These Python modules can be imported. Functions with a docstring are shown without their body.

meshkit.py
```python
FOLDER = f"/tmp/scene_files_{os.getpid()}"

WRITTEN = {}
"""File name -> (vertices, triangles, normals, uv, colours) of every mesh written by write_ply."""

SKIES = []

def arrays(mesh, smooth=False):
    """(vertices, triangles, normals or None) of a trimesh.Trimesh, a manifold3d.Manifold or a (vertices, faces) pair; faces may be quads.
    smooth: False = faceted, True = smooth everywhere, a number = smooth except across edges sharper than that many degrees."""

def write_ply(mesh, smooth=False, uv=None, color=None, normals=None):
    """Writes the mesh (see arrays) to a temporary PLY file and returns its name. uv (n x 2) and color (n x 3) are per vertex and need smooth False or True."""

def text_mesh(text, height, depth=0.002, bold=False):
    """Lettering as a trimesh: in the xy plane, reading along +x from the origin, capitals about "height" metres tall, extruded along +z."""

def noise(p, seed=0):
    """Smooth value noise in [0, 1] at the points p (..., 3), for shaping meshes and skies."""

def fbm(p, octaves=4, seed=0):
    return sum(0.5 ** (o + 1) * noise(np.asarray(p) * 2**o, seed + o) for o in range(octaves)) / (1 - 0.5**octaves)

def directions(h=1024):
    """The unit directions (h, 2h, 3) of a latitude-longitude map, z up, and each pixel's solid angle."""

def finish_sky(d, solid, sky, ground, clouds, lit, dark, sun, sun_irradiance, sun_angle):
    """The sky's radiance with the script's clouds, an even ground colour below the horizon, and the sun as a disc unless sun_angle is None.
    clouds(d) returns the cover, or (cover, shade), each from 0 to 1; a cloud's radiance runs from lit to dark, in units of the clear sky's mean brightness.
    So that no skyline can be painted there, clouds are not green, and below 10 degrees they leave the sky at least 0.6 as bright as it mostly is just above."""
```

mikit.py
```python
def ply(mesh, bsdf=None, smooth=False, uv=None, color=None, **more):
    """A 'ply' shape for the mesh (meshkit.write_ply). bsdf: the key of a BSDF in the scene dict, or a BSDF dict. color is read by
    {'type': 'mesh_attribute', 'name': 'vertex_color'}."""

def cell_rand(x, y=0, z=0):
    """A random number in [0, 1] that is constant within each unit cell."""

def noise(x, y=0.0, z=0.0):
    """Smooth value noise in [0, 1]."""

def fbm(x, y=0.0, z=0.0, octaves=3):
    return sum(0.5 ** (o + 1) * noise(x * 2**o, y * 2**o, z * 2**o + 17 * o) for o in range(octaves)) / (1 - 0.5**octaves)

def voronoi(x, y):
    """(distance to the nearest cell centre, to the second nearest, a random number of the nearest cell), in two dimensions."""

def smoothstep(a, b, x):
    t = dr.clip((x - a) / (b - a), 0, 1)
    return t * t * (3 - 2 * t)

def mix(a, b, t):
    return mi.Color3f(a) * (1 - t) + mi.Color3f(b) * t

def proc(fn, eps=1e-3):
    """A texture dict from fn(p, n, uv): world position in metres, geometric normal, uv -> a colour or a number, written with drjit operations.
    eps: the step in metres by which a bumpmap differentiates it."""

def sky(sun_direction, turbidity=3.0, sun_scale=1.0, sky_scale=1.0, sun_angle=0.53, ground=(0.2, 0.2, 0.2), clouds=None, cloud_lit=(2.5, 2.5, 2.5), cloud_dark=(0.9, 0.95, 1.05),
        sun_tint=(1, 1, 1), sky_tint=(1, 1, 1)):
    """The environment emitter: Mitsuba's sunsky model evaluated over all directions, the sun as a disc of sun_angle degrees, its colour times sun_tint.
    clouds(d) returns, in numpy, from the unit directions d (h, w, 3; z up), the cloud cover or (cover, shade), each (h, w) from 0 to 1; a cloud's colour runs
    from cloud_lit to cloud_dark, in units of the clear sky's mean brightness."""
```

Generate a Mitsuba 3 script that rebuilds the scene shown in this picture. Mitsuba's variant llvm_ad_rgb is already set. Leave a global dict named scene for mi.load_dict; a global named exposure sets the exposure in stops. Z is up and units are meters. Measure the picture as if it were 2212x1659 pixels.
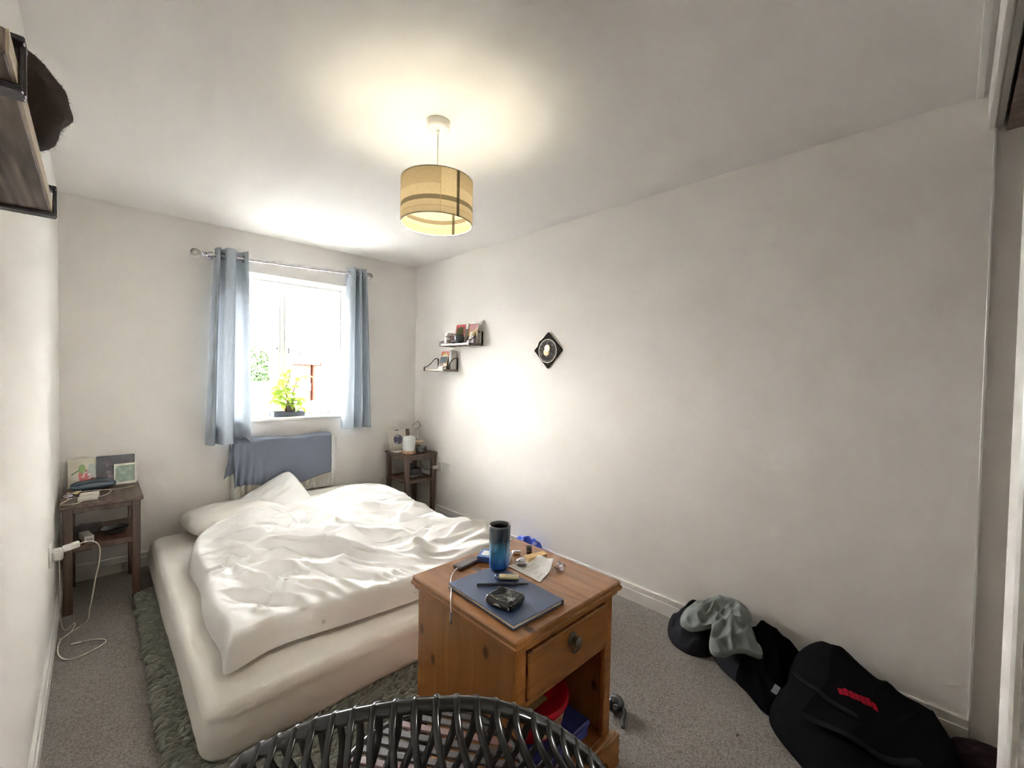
import math, numpy as np, trimesh, drjit as dr, mitsuba as mi, mikit, meshkit
from scipy.interpolate import CubicSpline
from scipy.ndimage import gaussian_filter1d
T = mi.ScalarTransform4f
scene, labels = {}, {}

# ---------------------------------------------------------------- camera, sky, exposure
EYE = np.array([0.0, 0.0, 1.3538])
FWD = np.array([0.69722, 0.71644, -0.0243])
UP = np.array([0.003685, 0.030311, 0.999502])
scene['camera'] = {'type': 'perspective', 'fov': 100.0, 'fov_axis': 'x', 'near_clip': 0.02,
                   'to_world': T().look_at(origin=EYE.tolist(), target=(EYE + FWD).tolist(), up=UP.tolist())}
exposure = 3.2
scene['sky'] = mikit.sky((0.3, 0.25, 0.9), turbidity=4.0, sun_scale=0.0, sky_scale=1.0, ground=(0.3, 0.3, 0.3),
                         clouds=lambda d: np.ones(d.shape[:2]), cloud_lit=(135.0, 136.0, 139.0), cloud_dark=(0.9, 0.92, 0.95))

BULB = (26.0, 23.6, 17.6)

# ---------------------------------------------------------------- helpers
rng = np.random.default_rng(7)
cat = trimesh.util.concatenate
PI = math.pi


def C(r, g, b):
    """sRGB 0-255 to linear"""
    x = np.array([r, g, b], float) / 255
    return np.where(x < 0.04045, x / 12.92, ((x + 0.055) / 1.055) ** 2.4)


def note(key, label=None, category=None, group=None, kind=None):
    d = labels.setdefault(key, {})
    for k, v in (('label', label), ('category', category), ('group', group), ('kind', kind)):
        if v:
            d[k] = v


def free(key):
    if key not in scene and key not in labels and not any(k.startswith(key + '__') for k in scene):
        return key
    i = 1
    while f'{key}_{i:03d}' in scene or f'{key}_{i:03d}' in labels:
        i += 1
    return f'{key}_{i:03d}'


def thing(name, label, category, group=None):
    key = free(name)
    note(key, label, category, group)
    return key


def add(key, mesh, bsdf='matte', col=None, smooth=30, label=None, category=None, group=None, kind=None, parent=None, **more):
    """one shape entry; col = constant colour or per-vertex colours (for the vertex-colour materials)"""
    if parent:
        key = parent + '__' + key
    key = free(key)
    if isinstance(mesh, (list, tuple)) and isinstance(mesh[0], trimesh.Trimesh):
        mesh = cat(list(mesh))
    if bsdf in VC:
        col = np.asarray(col if col is not None else (0.5, 0.5, 0.5), float)
        if col.ndim == 1:
            if smooth not in (True, False):
                mesh = trimesh.graph.smooth_shade(mesh, angle=math.radians(smooth), facet_minarea=None)
                smooth = True
            col = np.tile(col, (len(mesh.vertices), 1))
        scene[key] = mikit.ply(mesh, bsdf, smooth=smooth, color=col, **more)
    else:
        scene[key] = mikit.ply(mesh, bsdf, smooth=smooth, **more)
    if label or kind or group or category:
        note(key, label, category, group, kind)
    return key


def box(x0, x1, y0, y1, z0, z1, r=0.0):
    """axis-aligned box with chamfered edges"""
    c = np.array([(x0 + x1) / 2, (y0 + y1) / 2, (z0 + z1) / 2])
    h = np.abs([x1 - x0, y1 - y0, z1 - z0]) / 2
    if r <= 0:
        m = trimesh.creation.box(extents=2 * h)
    else:
        r = min(r, 0.45 * h.min())
        s = np.array([[a, b, d] for a in (-1, 1) for b in (-1, 1) for d in (-1, 1)], float)
        m = trimesh.convex.convex_hull(np.vstack([s * (h - r * np.array(k)) for k in ((0, 1, 1), (1, 0, 1), (1, 1, 0))]))
    m.apply_translation(c)
    return m


def lathe(profile, n=48, at=(0, 0, 0)):
    """closed surface of revolution from [(r, z), ...]"""
    p = np.array(profile, float)
    a = np.arange(n) * 2 * PI / n
    v = np.stack([p[:, None, 0] * np.cos(a), p[:, None, 0] * np.sin(a), np.repeat(p[:, 1:2], n, 1)], -1).reshape(-1, 3)
    f = []
    for i in range(len(p) - 1):
        for j in range(n):
            k = (j + 1) % n
            q = (i * n + j, i * n + k, (i + 1) * n + k, (i + 1) * n + j)
            f += [(q[0], q[1], q[2]), (q[0], q[2], q[3])]
    m = trimesh.Trimesh(v, f, process=False)
    m.merge_vertices()
    m.update_faces(m.nondegenerate_faces())
    m.apply_translation(at)
    return m


def spline(pts, n):
    pts = np.array(pts, float)
    d = np.r_[0, np.cumsum(np.linalg.norm(np.diff(pts, axis=0), axis=1))]
    return CubicSpline(d, pts)(np.linspace(0, d[-1], n))


def tube(path, r, n=8, rz=None):
    """tube with round (or flat: rz) section along the path; r may vary"""
    p = np.array(path, float)
    r = np.broadcast_to(np.asarray(r, float), (len(p),))
    rz = r if rz is None else np.broadcast_to(np.asarray(rz, float), (len(p),))
    t = np.gradient(p, axis=0)
    t /= np.linalg.norm(t, axis=1, keepdims=True) + 1e-12
    u = np.cross(t[0], [0, 0, 1.0])
    if np.linalg.norm(u) < 1e-3:
        u = np.cross(t[0], [0, 1.0, 0])
    u /= np.linalg.norm(u)
    a = np.arange(n) * 2 * PI / n
    v = []
    for i in range(len(p)):
        u = u - t[i] * (u @ t[i])
        u /= np.linalg.norm(u)
        w = np.cross(t[i], u)
        v.append(p[i] + r[i] * np.cos(a)[:, None] * u + rz[i] * np.sin(a)[:, None] * w)
    v = np.vstack(v + [p[:1], p[-1:]])
    f, L = [], len(p)
    for i in range(L - 1):
        for j in range(n):
            k = (j + 1) % n
            f += [(i * n + j, i * n + k, (i + 1) * n + k), (i * n + j, (i + 1) * n + k, (i + 1) * n + j)]
    for j in range(n):
        k = (j + 1) % n
        f += [(L * n, k, j), (L * n + 1, (L - 1) * n + j, (L - 1) * n + k)]
    m = trimesh.Trimesh(v, f, process=False)
    if m.volume < 0:
        m.invert()
    return m


def prism(poly, h):
    from shapely.geometry import Polygon
    return trimesh.creation.extrude_polygon(Polygon(poly), h, engine='earcut')


def frame(origin, x, y):
    """matrix with local x, y axes and z = x cross y"""
    x = np.array(x, float); x /= np.linalg.norm(x)
    y = np.array(y, float); y = y - x * (x @ y); y /= np.linalg.norm(y)
    m = np.eye(4)
    m[:3, 0], m[:3, 1], m[:3, 2], m[:3, 3] = x, y, np.cross(x, y), origin
    return m


def put(mesh, m):
    mesh = mesh.copy()
    mesh.apply_transform(np.array(m))
    return mesh


def rotz(deg, at=(0, 0, 0)):
    a = math.radians(deg)
    return frame(at, (math.cos(a), math.sin(a), 0), (-math.sin(a), math.cos(a), 0))


def grid_faces(nu, nv, wrap=False):
    i, j = np.meshgrid(np.arange(nu - 1), np.arange(nv if wrap else nv - 1), indexing='ij')
    k = (j + 1) % nv
    a, b, c, d = i * nv + j, (i + 1) * nv + j, (i + 1) * nv + k, i * nv + k
    return np.vstack([np.stack([a, b, c], -1).reshape(-1, 3), np.stack([a, c, d], -1).reshape(-1, 3)])


def sheet(P):
    nu, nv = P.shape[:2]
    return trimesh.Trimesh(P.reshape(-1, 3), grid_faces(nu, nv), process=False)


def thick(P, t):
    """closed slab of thickness t from a grid of points"""
    nu, nv = P.shape[:2]
    du, dv = np.gradient(P, axis=0), np.gradient(P, axis=1)
    n = np.cross(du, dv)
    n /= np.linalg.norm(n, axis=-1, keepdims=True) + 1e-12
    A, B = P + n * t / 2, P - n * t / 2
    f = grid_faces(nu, nv)
    N = nu * nv
    idx = np.arange(N).reshape(nu, nv)
    rim = np.concatenate([idx[:, 0], idx[-1, 1:], idx[-2::-1, -1], idx[0, -2:0:-1]])
    nx = np.roll(rim, -1)
    side = np.vstack([np.stack([rim, rim + N, nx + N], -1), np.stack([rim, nx + N, nx], -1)])
    m = trimesh.Trimesh(np.vstack([A.reshape(-1, 3), B.reshape(-1, 3)]), np.vstack([f, f[:, ::-1] + N, side]), process=False)
    if m.volume < 0:
        m.invert()
    return m


def cushion(outline, top, bottom, nr=60, na=240, center=None, blur=0):
    """closed soft body over a star-shaped outline in plan: top(x, y, r) and bottom(x, y, r) give heights, r from 0 (middle) to 1 (edge)"""
    o = np.array(outline, float)
    c = o.mean(0) if center is None else np.array(center, float)
    ang = np.unwrap(np.arctan2(*(o - c).T[::-1]))
    if ang[-1] < ang[0]:
        o, ang = o[::-1], np.unwrap(np.arctan2(*(o[::-1] - c).T[::-1]))
    rad = np.hypot(*(o - c).T)
    s = CubicSpline(np.r_[ang, ang[0] + 2 * PI], np.r_[rad, rad[0]], bc_type='periodic')
    a = np.linspace(0, 2 * PI, na, endpoint=False)
    R = s((a - ang[0]) % (2 * PI) + ang[0])
    r = np.linspace(0, 1, nr) ** 0.8
    X = c[0] + r[:, None] * R * np.cos(a)
    Y = c[1] + r[:, None] * R * np.sin(a)
    rr = np.repeat(r[:, None], na, 1)
    A = np.stack([X, Y, top(X, Y, rr)], -1)
    if blur:
        A[..., 2] = gaussian_filter1d(gaussian_filter1d(A[..., 2], blur, axis=1, mode='wrap'), blur * 0.5, axis=0, mode='nearest')
        A[0, :, 2] = A[0, :, 2].mean()
    zb = bottom(X, Y, rr)
    zb[-1] = A[-1, :, 2] = np.minimum(A[-1, :, 2], zb[-1] + 0.004)
    B = np.stack([X, Y, np.minimum(zb, A[..., 2])], -1)
    f = grid_faces(nr, na, wrap=True)
    N = nr * na
    m = trimesh.Trimesh(np.vstack([A.reshape(-1, 3), B.reshape(-1, 3)]), np.vstack([f, f[:, ::-1] + N]), process=False)
    m.merge_vertices()
    m.update_faces(m.nondegenerate_faces())
    if m.volume < 0:
        m.invert()
    return m


def nz(x, y, z=0.0, seed=0):
    return meshkit.noise(np.stack(np.broadcast_arrays(np.asarray(x, float), y, z), -1), seed)


def ridge(x, y, z=0.0, seed=0):
    return 1 - np.abs(2 * nz(x, y, z, seed) - 1)


def picture(w, h, fn, n=40, t=0.004, back=(0.8, 0.78, 0.74)):
    """flat print: (mesh, colours) in local x (0..w), y (0..h), facing +z, on a board of thickness t; fn(u, v) -> colours"""
    nu, nv = n, max(2, int(n * h / w))
    e = 1e-4
    u, v = np.meshgrid(np.linspace(0, 1, nu), np.linspace(0, 1, nv), indexing='ij')
    front = sheet(np.stack([u * w, v * h, np.full_like(u, e)], -1))
    b = trimesh.creation.box(extents=(w, h, t))
    b.apply_translation((w / 2, h / 2, -t / 2))
    b.unmerge_vertices()
    col = np.vstack([np.asarray(fn(u, v), float).reshape(-1, 3), np.tile(back, (len(b.vertices), 1))])
    return cat([front, b]), col


def layers(base, *pairs):
    """colours from a base colour and (mask, colour) pairs"""
    out = np.array(base, float)
    shape = pairs[0][0].shape
    out = np.broadcast_to(out, (*shape, 3)).copy()
    for m, c in pairs:
        m = np.clip(np.asarray(m, float), 0, 1)[..., None]
        out = out * (1 - m) + np.asarray(c) * m
    return out


def disc(u, v, cu, cv, ru, rv=None):
    return (((u - cu) / ru) ** 2 + ((v - cv) / (rv or ru)) ** 2 < 1).astype(float)


def rect(u, v, a, b, c, d):
    return ((u > a) & (u < b) & (v > c) & (v < d)).astype(float)


# ---------------------------------------------------------------- materials
VC = {'matte', 'satin', 'gloss', 'cloth', 'thincloth'}
VCOL = {'type': 'mesh_attribute', 'name': 'vertex_color'}
rgb = lambda c: {'type': 'rgb', 'value': [float(x) for x in c]}
two = lambda d: {'type': 'twosided', 'b': d}
scene['matte'] = two({'type': 'diffuse', 'reflectance': VCOL})
scene['satin'] = two({'type': 'principled', 'base_color': VCOL, 'roughness': 0.45, 'specular': 0.5})
scene['gloss'] = two({'type': 'principled', 'base_color': VCOL, 'roughness': 0.18, 'specular': 0.5})
scene['cloth'] = two({'type': 'principled', 'base_color': VCOL, 'roughness': 0.9, 'specular': 0.1, 'sheen': 0.1})
scene['thincloth'] = {'type': 'principledthin', 'base_color': VCOL, 'roughness': 0.8, 'diff_trans': 0.22, 'spec_trans': 0.0, 'eta': 1.3}
scene['wall_paint'] = two({'type': 'diffuse', 'reflectance': rgb((0.868, 0.842, 0.803))})
scene['ceiling_paint'] = two({'type': 'diffuse', 'reflectance': rgb((0.878, 0.862, 0.835))})
scene['white_gloss'] = two({'type': 'principled', 'base_color': rgb((0.82, 0.81, 0.78)), 'roughness': 0.3, 'specular': 0.5})
scene['chrome'] = {'type': 'roughconductor', 'material': 'Cr', 'alpha': 0.12}
scene['mirror_glass'] = {'type': 'roughconductor', 'material': 'Ag', 'alpha': 0.005}
scene['pane_glass'] = {'type': 'thindielectric', 'int_ior': 1.18}
scene['clear_glass'] = {'type': 'roughdielectric', 'alpha': 0.03, 'int_ior': 1.5}


def carpet(p, n, uv):
    a = mikit.fbm(p.x * 260, p.y * 260, 0, 2)
    b = mikit.fbm(p.x * 5, p.y * 5, 3.3, 3)
    return mikit.mix((0.078, 0.069, 0.060), (0.155, 0.139, 0.123), dr.clip(0.5 + 1.6 * (a - 0.5) + 0.5 * (b - 0.5), 0, 1))


scene['carpet'] = two({'type': 'bumpmap', 'arbitrary': {'type': 'proc', **mikit.proc(lambda p, n, uv: 0.004 * mikit.noise(p.x * 240, p.y * 240, 0.5))}, 'scale': 1.0,
                       'bsdf': {'type': 'diffuse', 'reflectance': mikit.proc(carpet)}})


def pine(p, n, uv):
    top = dr.abs(n.z) > 0.6
    front = dr.abs(n.y) > 0.6
    along = dr.select(top, p.y, dr.select(front, p.x, p.z))
    across = dr.select(top, p.x, dr.select(front, p.z, p.y))
    board = dr.floor(across / 0.085)
    warp = mikit.fbm(along * 2.2 + board * 7, across * 9, board, 2)
    g = mikit.noise(across * 170 + 22 * warp, along * 2.5, board)
    g2 = mikit.noise(across * 40 + 9 * warp, along * 1.2, board + 4)
    tone = mikit.cell_rand(board, dr.select(top, 1.0, 2.0), 5)
    c = mikit.mix((0.098, 0.030, 0.005), (0.172, 0.065, 0.013), dr.clip(0.25 + 0.35 * g + 0.5 * g2 + 0.25 * (tone - 0.5), 0, 1))
    d1, d2, k = mikit.voronoi(along * 5.5 + 3.1, across * 8.5 + 1.7)
    knot = (1 - mikit.smoothstep(0.05, 0.15, d1)) * dr.select(k > 0.62, 1.0, 0.0)
    return mikit.mix(c, (0.022, 0.007, 0.003), 0.85 * knot)


scene['pine'] = two({'type': 'principled', 'base_color': mikit.proc(pine), 'roughness': 0.36, 'specular': 0.5})


def darkwood(p, n, uv):
    vert = dr.abs(n.z) < 0.5
    g = dr.select(vert, mikit.noise(p.x * 90 + p.y * 70, p.z * 5, 1), mikit.noise(p.x * 110, p.y * 5, 1))
    return mikit.mix((0.021, 0.0085, 0.005), (0.052, 0.026, 0.015), g)


scene['dark_wood'] = two({'type': 'principled', 'base_color': mikit.proc(darkwood), 'roughness': 0.4, 'specular': 0.5})


def rustic(p, n, uv):
    g = mikit.fbm(p.x * 120, p.y * 7, p.z * 120, 3)
    return mikit.mix((0.035, 0.023, 0.017), (0.15, 0.108, 0.084), mikit.smoothstep(0.25, 0.75, g))


scene['rustic_wood'] = two({'type': 'principled', 'base_color': mikit.proc(rustic), 'roughness': 0.6, 'specular': 0.3})


def linen(p, n, uv):
    return mikit.mix((0.86, 0.855, 0.835), (0.90, 0.895, 0.88), mikit.noise(p.x * 7, p.y * 7, p.z * 7))


scene['white_linen'] = two({'type': 'diffuse', 'reflectance': mikit.proc(linen)})
scene['sheet_linen'] = two({'type': 'diffuse', 'reflectance': rgb((0.83, 0.80, 0.75))})
scene['leaf'] = {'type': 'principledthin', 'base_color': rgb((0.30, 0.40, 0.085)), 'roughness': 0.4, 'diff_trans': 1.0, 'spec_trans': 0.0, 'eta': 1.4}
scene['tree_leaf'] = two({'type': 'diffuse', 'reflectance': rgb((0.05, 0.085, 0.035))})

BLACK = (0.012, 0.012, 0.013)
WHITE = (0.80, 0.80, 0.78)
# ================================================================= the room
XL, XR, YF, H, YN = -0.153, 2.328, 3.799, 2.40, -0.75
WX0, WX1, WZ0, WZ1, WY = 0.66, 1.672, 0.94, 2.099, 4.05     # window opening and frame plane


def struct(key, mesh, bsdf, smooth=30, label=None, parent=None, **k):
    if parent:
        return add(key, mesh, bsdf, smooth=smooth, parent=parent, label=label, **k)
    return add(key, mesh, bsdf, smooth=smooth, label=label, kind='structure', **k)


struct('floor', box(XL - 0.1, 2.46, YN - 0.1, YF + 0.02, -0.05, 0), 'carpet', label='grey-brown carpet covering the bedroom floor')
struct('ceiling', box(XL - 0.1, 2.46, YN - 0.1, YF + 0.3, H, H + 0.1), 'ceiling_paint', label='smooth white ceiling over the bedroom')
struct('wall_left', box(XL - 0.1, XL, YN - 0.1, YF + 0.3, -0.05, H), 'wall_paint', label='white painted wall along the left edge')
struct('wall_right', [box(XR, XR + 0.13, -0.076, YF + 0.3, -0.05, H)], 'wall_paint', label='long plain off-white wall on the right')
struct('wall_far', [box(XL - 0.1, WX0, YF, YF + 0.3, -0.05, H), box(WX1, XR + 0.13, YF, YF + 0.3, -0.05, H),
                    box(WX0, WX1, YF, YF + 0.3, -0.05, WZ0), box(WX0, WX1, YF, YF + 0.3, WZ1, H)], 'wall_paint', label='white window wall behind the bed')
struct('wall_near', [box(XL, 2.46, YN - 0.1, YN, 0, H)], 'wall_paint', label='wall at the back of the wardrobe recess')


def skirting(axis, a, b, face, sign):
    """stepped skirting board: 100 mm with a rounded top step"""
    prof = [(0, 0), (0.016, 0), (0.016, 0.062), (0.0155, 0.066), (0.012, 0.069), (0.012, 0.094), (0.010, 0.099), (0.006, 0.101), (0, 0.101)]
    m = prism(prof, abs(b - a))
    if axis == 'y':
        return put(m, np.array([[sign, 0, 0, face], [0, 0, 1, a], [0, 1, 0, 0], [0, 0, 0, 1.0]]))
    return put(m, np.array([[0, 0, 1, a], [sign, 0, 0, face], [0, 1, 0, 0], [0, 0, 0, 1.0]]))


def fixed(m):
    if m.volume < 0:
        m.invert()
    return m


struct('baseboard_right', fixed(skirting('y', -0.076, YF - 0.016, XR, -1)), 'white_gloss', label='white skirting board along the right wall')
struct('baseboard_left', fixed(skirting('y', -0.05, YF - 0.016, XL, 1)), 'white_gloss', label='white skirting board along the left wall')
struct('baseboard_far', fixed(skirting('x', XL + 0.016, XR - 0.016, YF, -1)), 'white_gloss', label='white skirting board under the window')

# wardrobe recess and its mirrored sliding door
struct('trim_1', [box(XL, 2.45, -0.046, -0.026, H - 0.012, H, 0.004), box(XL, 2.45, -0.078, -0.058, 2.268, H, 0.004), box(XL, 2.45, -0.100, -0.078, 2.285, H, 0.003)],
       'white_gloss', label='white sliding door track and header across the ceiling')
struct('trim_2', [box(XR - 0.003, XR + 0.006, -0.082, -0.074, 0.0, 2.268, 0.002)], 'white_gloss', label='white corner bead on the end of the right wall')
struct('wall_recess', [box(2.352, 2.46, YN, -0.076, -0.05, H)], 'wall_paint', label='side wall inside the wardrobe recess')
add('wardrobe_top', box(XL, 2.458, YN, -0.105, 2.258, 2.272), 'dark_wood', label='dark wooden panel closing the top of the wardrobe', category='panel')
door = 'door_1'
note(door, 'white framed mirrored sliding wardrobe door at the right edge', kind='structure')
add('stile', [box(0.895, 1.030, -0.100, -0.066, 0.02, 2.262, 0.004)], 'white_gloss', parent=door)
add('stile', [box(XL + 0.002, XL + 0.042, -0.100, -0.066, 0.02, 2.262, 0.004)], 'white_gloss', parent=door)
add('rail', [box(XL + 0.042, 0.895, -0.098, -0.068, 0.02, 0.06, 0.003)], 'white_gloss', parent=door)
add('rail', [box(XL + 0.042, 0.895, -0.098, -0.068, 2.22, 2.262, 0.003)], 'white_gloss', parent=door)
add('mirror', [box(XL + 0.042, 0.895, -0.088, -0.076, 0.06, 2.22)], 'mirror_glass', parent=door)

# window: outer frame, mullion, two sashes with panes, handles, sill
win = 'window_1'
note(win, 'white double casement window above the bed', kind='structure')
FT = 0.045


def ring(x0, x1, z0, z1, w, y0, y1, r=0.006, wb=None):
    wb = wb or w
    return [box(x0, x0 + w, y0, y1, z0, z1, r), box(x1 - w, x1, y0, y1, z0, z1, r), box(x0 + w - r, x1 - w + r, y0, y1, z1 - w, z1, r), box(x0 + w - r, x1 - w + r, y0, y1, z0, z0 + wb, r)]


add('frame', ring(WX0, WX1, WZ0 + 0.02, WZ1, 0.055, WY, WY + 0.07), 'white_gloss', parent=win)
add('mullion', [box(1.135, 1.192, WY, WY + 0.07, WZ0 + 0.02, WZ1, 0.006), box(1.150, 1.177, WY - 0.008, WY + 0.01, WZ0 + 0.06, WZ1 - 0.05, 0.004)], 'white_gloss', parent=win)
for i, (a, b) in enumerate(((0.708, 1.140), (1.187, 1.622))):
    s = add('sash', ring(a, b, 1.012, 2.052, 0.05, WY - 0.018, WY + 0.05, 0.008) + ring(a + 0.05, b - 0.05, 1.062, 2.002, 0.012, WY - 0.004, WY + 0.04, 0.004), 'white_gloss', parent=win)
    add('pane', box(a + 0.055, b - 0.055, WY + 0.02, WY + 0.0205, 1.066, 1.998), 'pane_glass', parent=s)
    hx = 1.117 if i == 0 else 1.21
    hd = [box(hx - 0.011, hx + 0.011, WY - 0.03, WY - 0.016, 1.49, 1.54, 0.004), tube(spline([(hx, WY - 0.02, 1.515), (hx, WY - 0.045, 1.515)], 4), 0.009)]
    if i == 0:
        hd.append(tube(spline([(hx, WY - 0.045, 1.52), (hx - 0.004, WY - 0.05, 1.47), (hx - 0.012, WY - 0.05, 1.40)], 10), 0.007))
    else:
        hd.append(tube(spline([(hx, WY - 0.045, 1.517), (hx + 0.045, WY - 0.05, 1.516), (hx + 0.09, WY - 0.05, 1.50), (hx + 0.125, WY - 0.05, 1.483)], 14), 0.007))
    add('handle', hd, 'chrome', parent=s)
add('sill', [box(WX0 - 0.03, WX1 + 0.03, YF - 0.03, YF + 0.005, WZ0 - 0.004, WZ0 + 0.019, 0.006), box(WX0, WX1, YF - 0.01, WY + 0.04, WZ0, WZ0 + 0.019)], 'white_gloss', parent=win)
SZ = WZ0 + 0.019

# sockets on the walls
for (x, y0, y1, z, s, lb) in ((XR, 3.185, 3.275, 0.472, -1, 'white single wall socket plate beside the right bedside table'), (XR, 3.56, 3.71, 0.46, -1, 'white double wall socket behind the right bedside table')):
    t = thing('wall_socket', lb, 'socket')
    add('plate', box(x + s * 0.009, x, y0, y1, z - 0.043, z + 0.043, 0.003), 'white_gloss', parent=t)
    n = 2 if y1 - y0 > 0.1 else 1
    for i in range(n):
        yc = (y0 + y1) / 2 + (i - (n - 1) / 2) * 0.07
        add('switch', box(x + s * 0.013, x + s * 0.008, yc - 0.008, yc + 0.008, z + 0.012, z + 0.03, 0.002), 'white_gloss', parent=t)

# ================================================================= pendant lamp
LX, LY = 1.035, 1.535
lamp = thing('pendant_lamp', 'pendant lamp with beige plaid drum shade hanging from the ceiling', 'lamp')
add('ceiling_rose', lathe([(0, H), (0.047, H), (0.047, H - 0.026), (0.042, H - 0.032), (0.008, H - 0.035), (0.006, H - 0.045), (0, H - 0.045)], 40, (LX, LY, 0)), 'white_gloss', parent=lamp)
add('cord', tube([(LX, LY, H - 0.04), (LX, LY, H - 0.14), (LX, LY, 2.155)], 0.0032), 'satin', WHITE, parent=lamp)
add('bulb_holder', lathe([(0, 2.16), (0.014, 2.155), (0.017, 2.12), (0.017, 2.1), (0, 2.1)], 24, (LX, LY, 0)), 'white_gloss', parent=lamp)
SR, SZ0, SZ1 = 0.149, 1.972, 2.152
add('shade_ring', [tube([(LX + (SR - 0.002) * math.cos(a), LY + (SR - 0.002) * math.sin(a), z) for a in np.linspace(0, 2 * PI, 60)], 0.0022, 6) for z in (SZ0 + 0.002, SZ1 - 0.002)] +
    [tube([(LX + 0.016 * math.cos(a), LY + 0.016 * math.sin(a), SZ1 - 0.02), (LX + (SR - 0.003) * math.cos(a), LY + (SR - 0.003) * math.sin(a), SZ1 - 0.003)], 0.0018, 6) for a in (0.3, 0.3 + 2 * PI / 3, 0.3 + 4 * PI / 3)], 'satin', WHITE, parent=lamp)
na, nv = 420, 90
a, v = np.meshgrid(np.linspace(0, 2 * PI, na), np.linspace(0, 1, nv), indexing='ij')
shade = sheet(np.stack([LX + SR * np.cos(a), LY + SR * np.sin(a), SZ0 + (SZ1 - SZ0) * v], -1))
# plaid: angle seen from the room, 0 towards the window end; bands in the cloth itself
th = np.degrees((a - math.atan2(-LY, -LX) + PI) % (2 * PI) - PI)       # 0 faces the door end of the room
weave = 0.86 + 0.28 * nz(a * 180, v * 160, 0, 3)
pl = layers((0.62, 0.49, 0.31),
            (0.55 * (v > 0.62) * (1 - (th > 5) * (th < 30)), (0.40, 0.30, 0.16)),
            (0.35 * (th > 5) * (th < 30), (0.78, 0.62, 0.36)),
            (0.9 * ((v > 0.285) & (v < 0.385)), (0.17, 0.135, 0.085)),
            (0.5 * (np.abs(v - 0.155) < 0.012), (0.45, 0.28, 0.10)),
            (0.5 * (np.abs(th - 5) < 0.6), (0.45, 0.28, 0.10)),
            (0.92 * ((np.abs(th - 33) < 2.6) | (np.abs(th + 90) < 2.6) | (np.abs(th - 150) < 2.6)), (0.06, 0.05, 0.035))) * weave[..., None] * 0.34
scene['shade_cloth'] = {'type': 'principledthin', 'base_color': VCOL, 'roughness': 0.9, 'diff_trans': 0.5, 'spec_trans': 0.0, 'eta': 1.2}
VC.add('shade_cloth')
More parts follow.
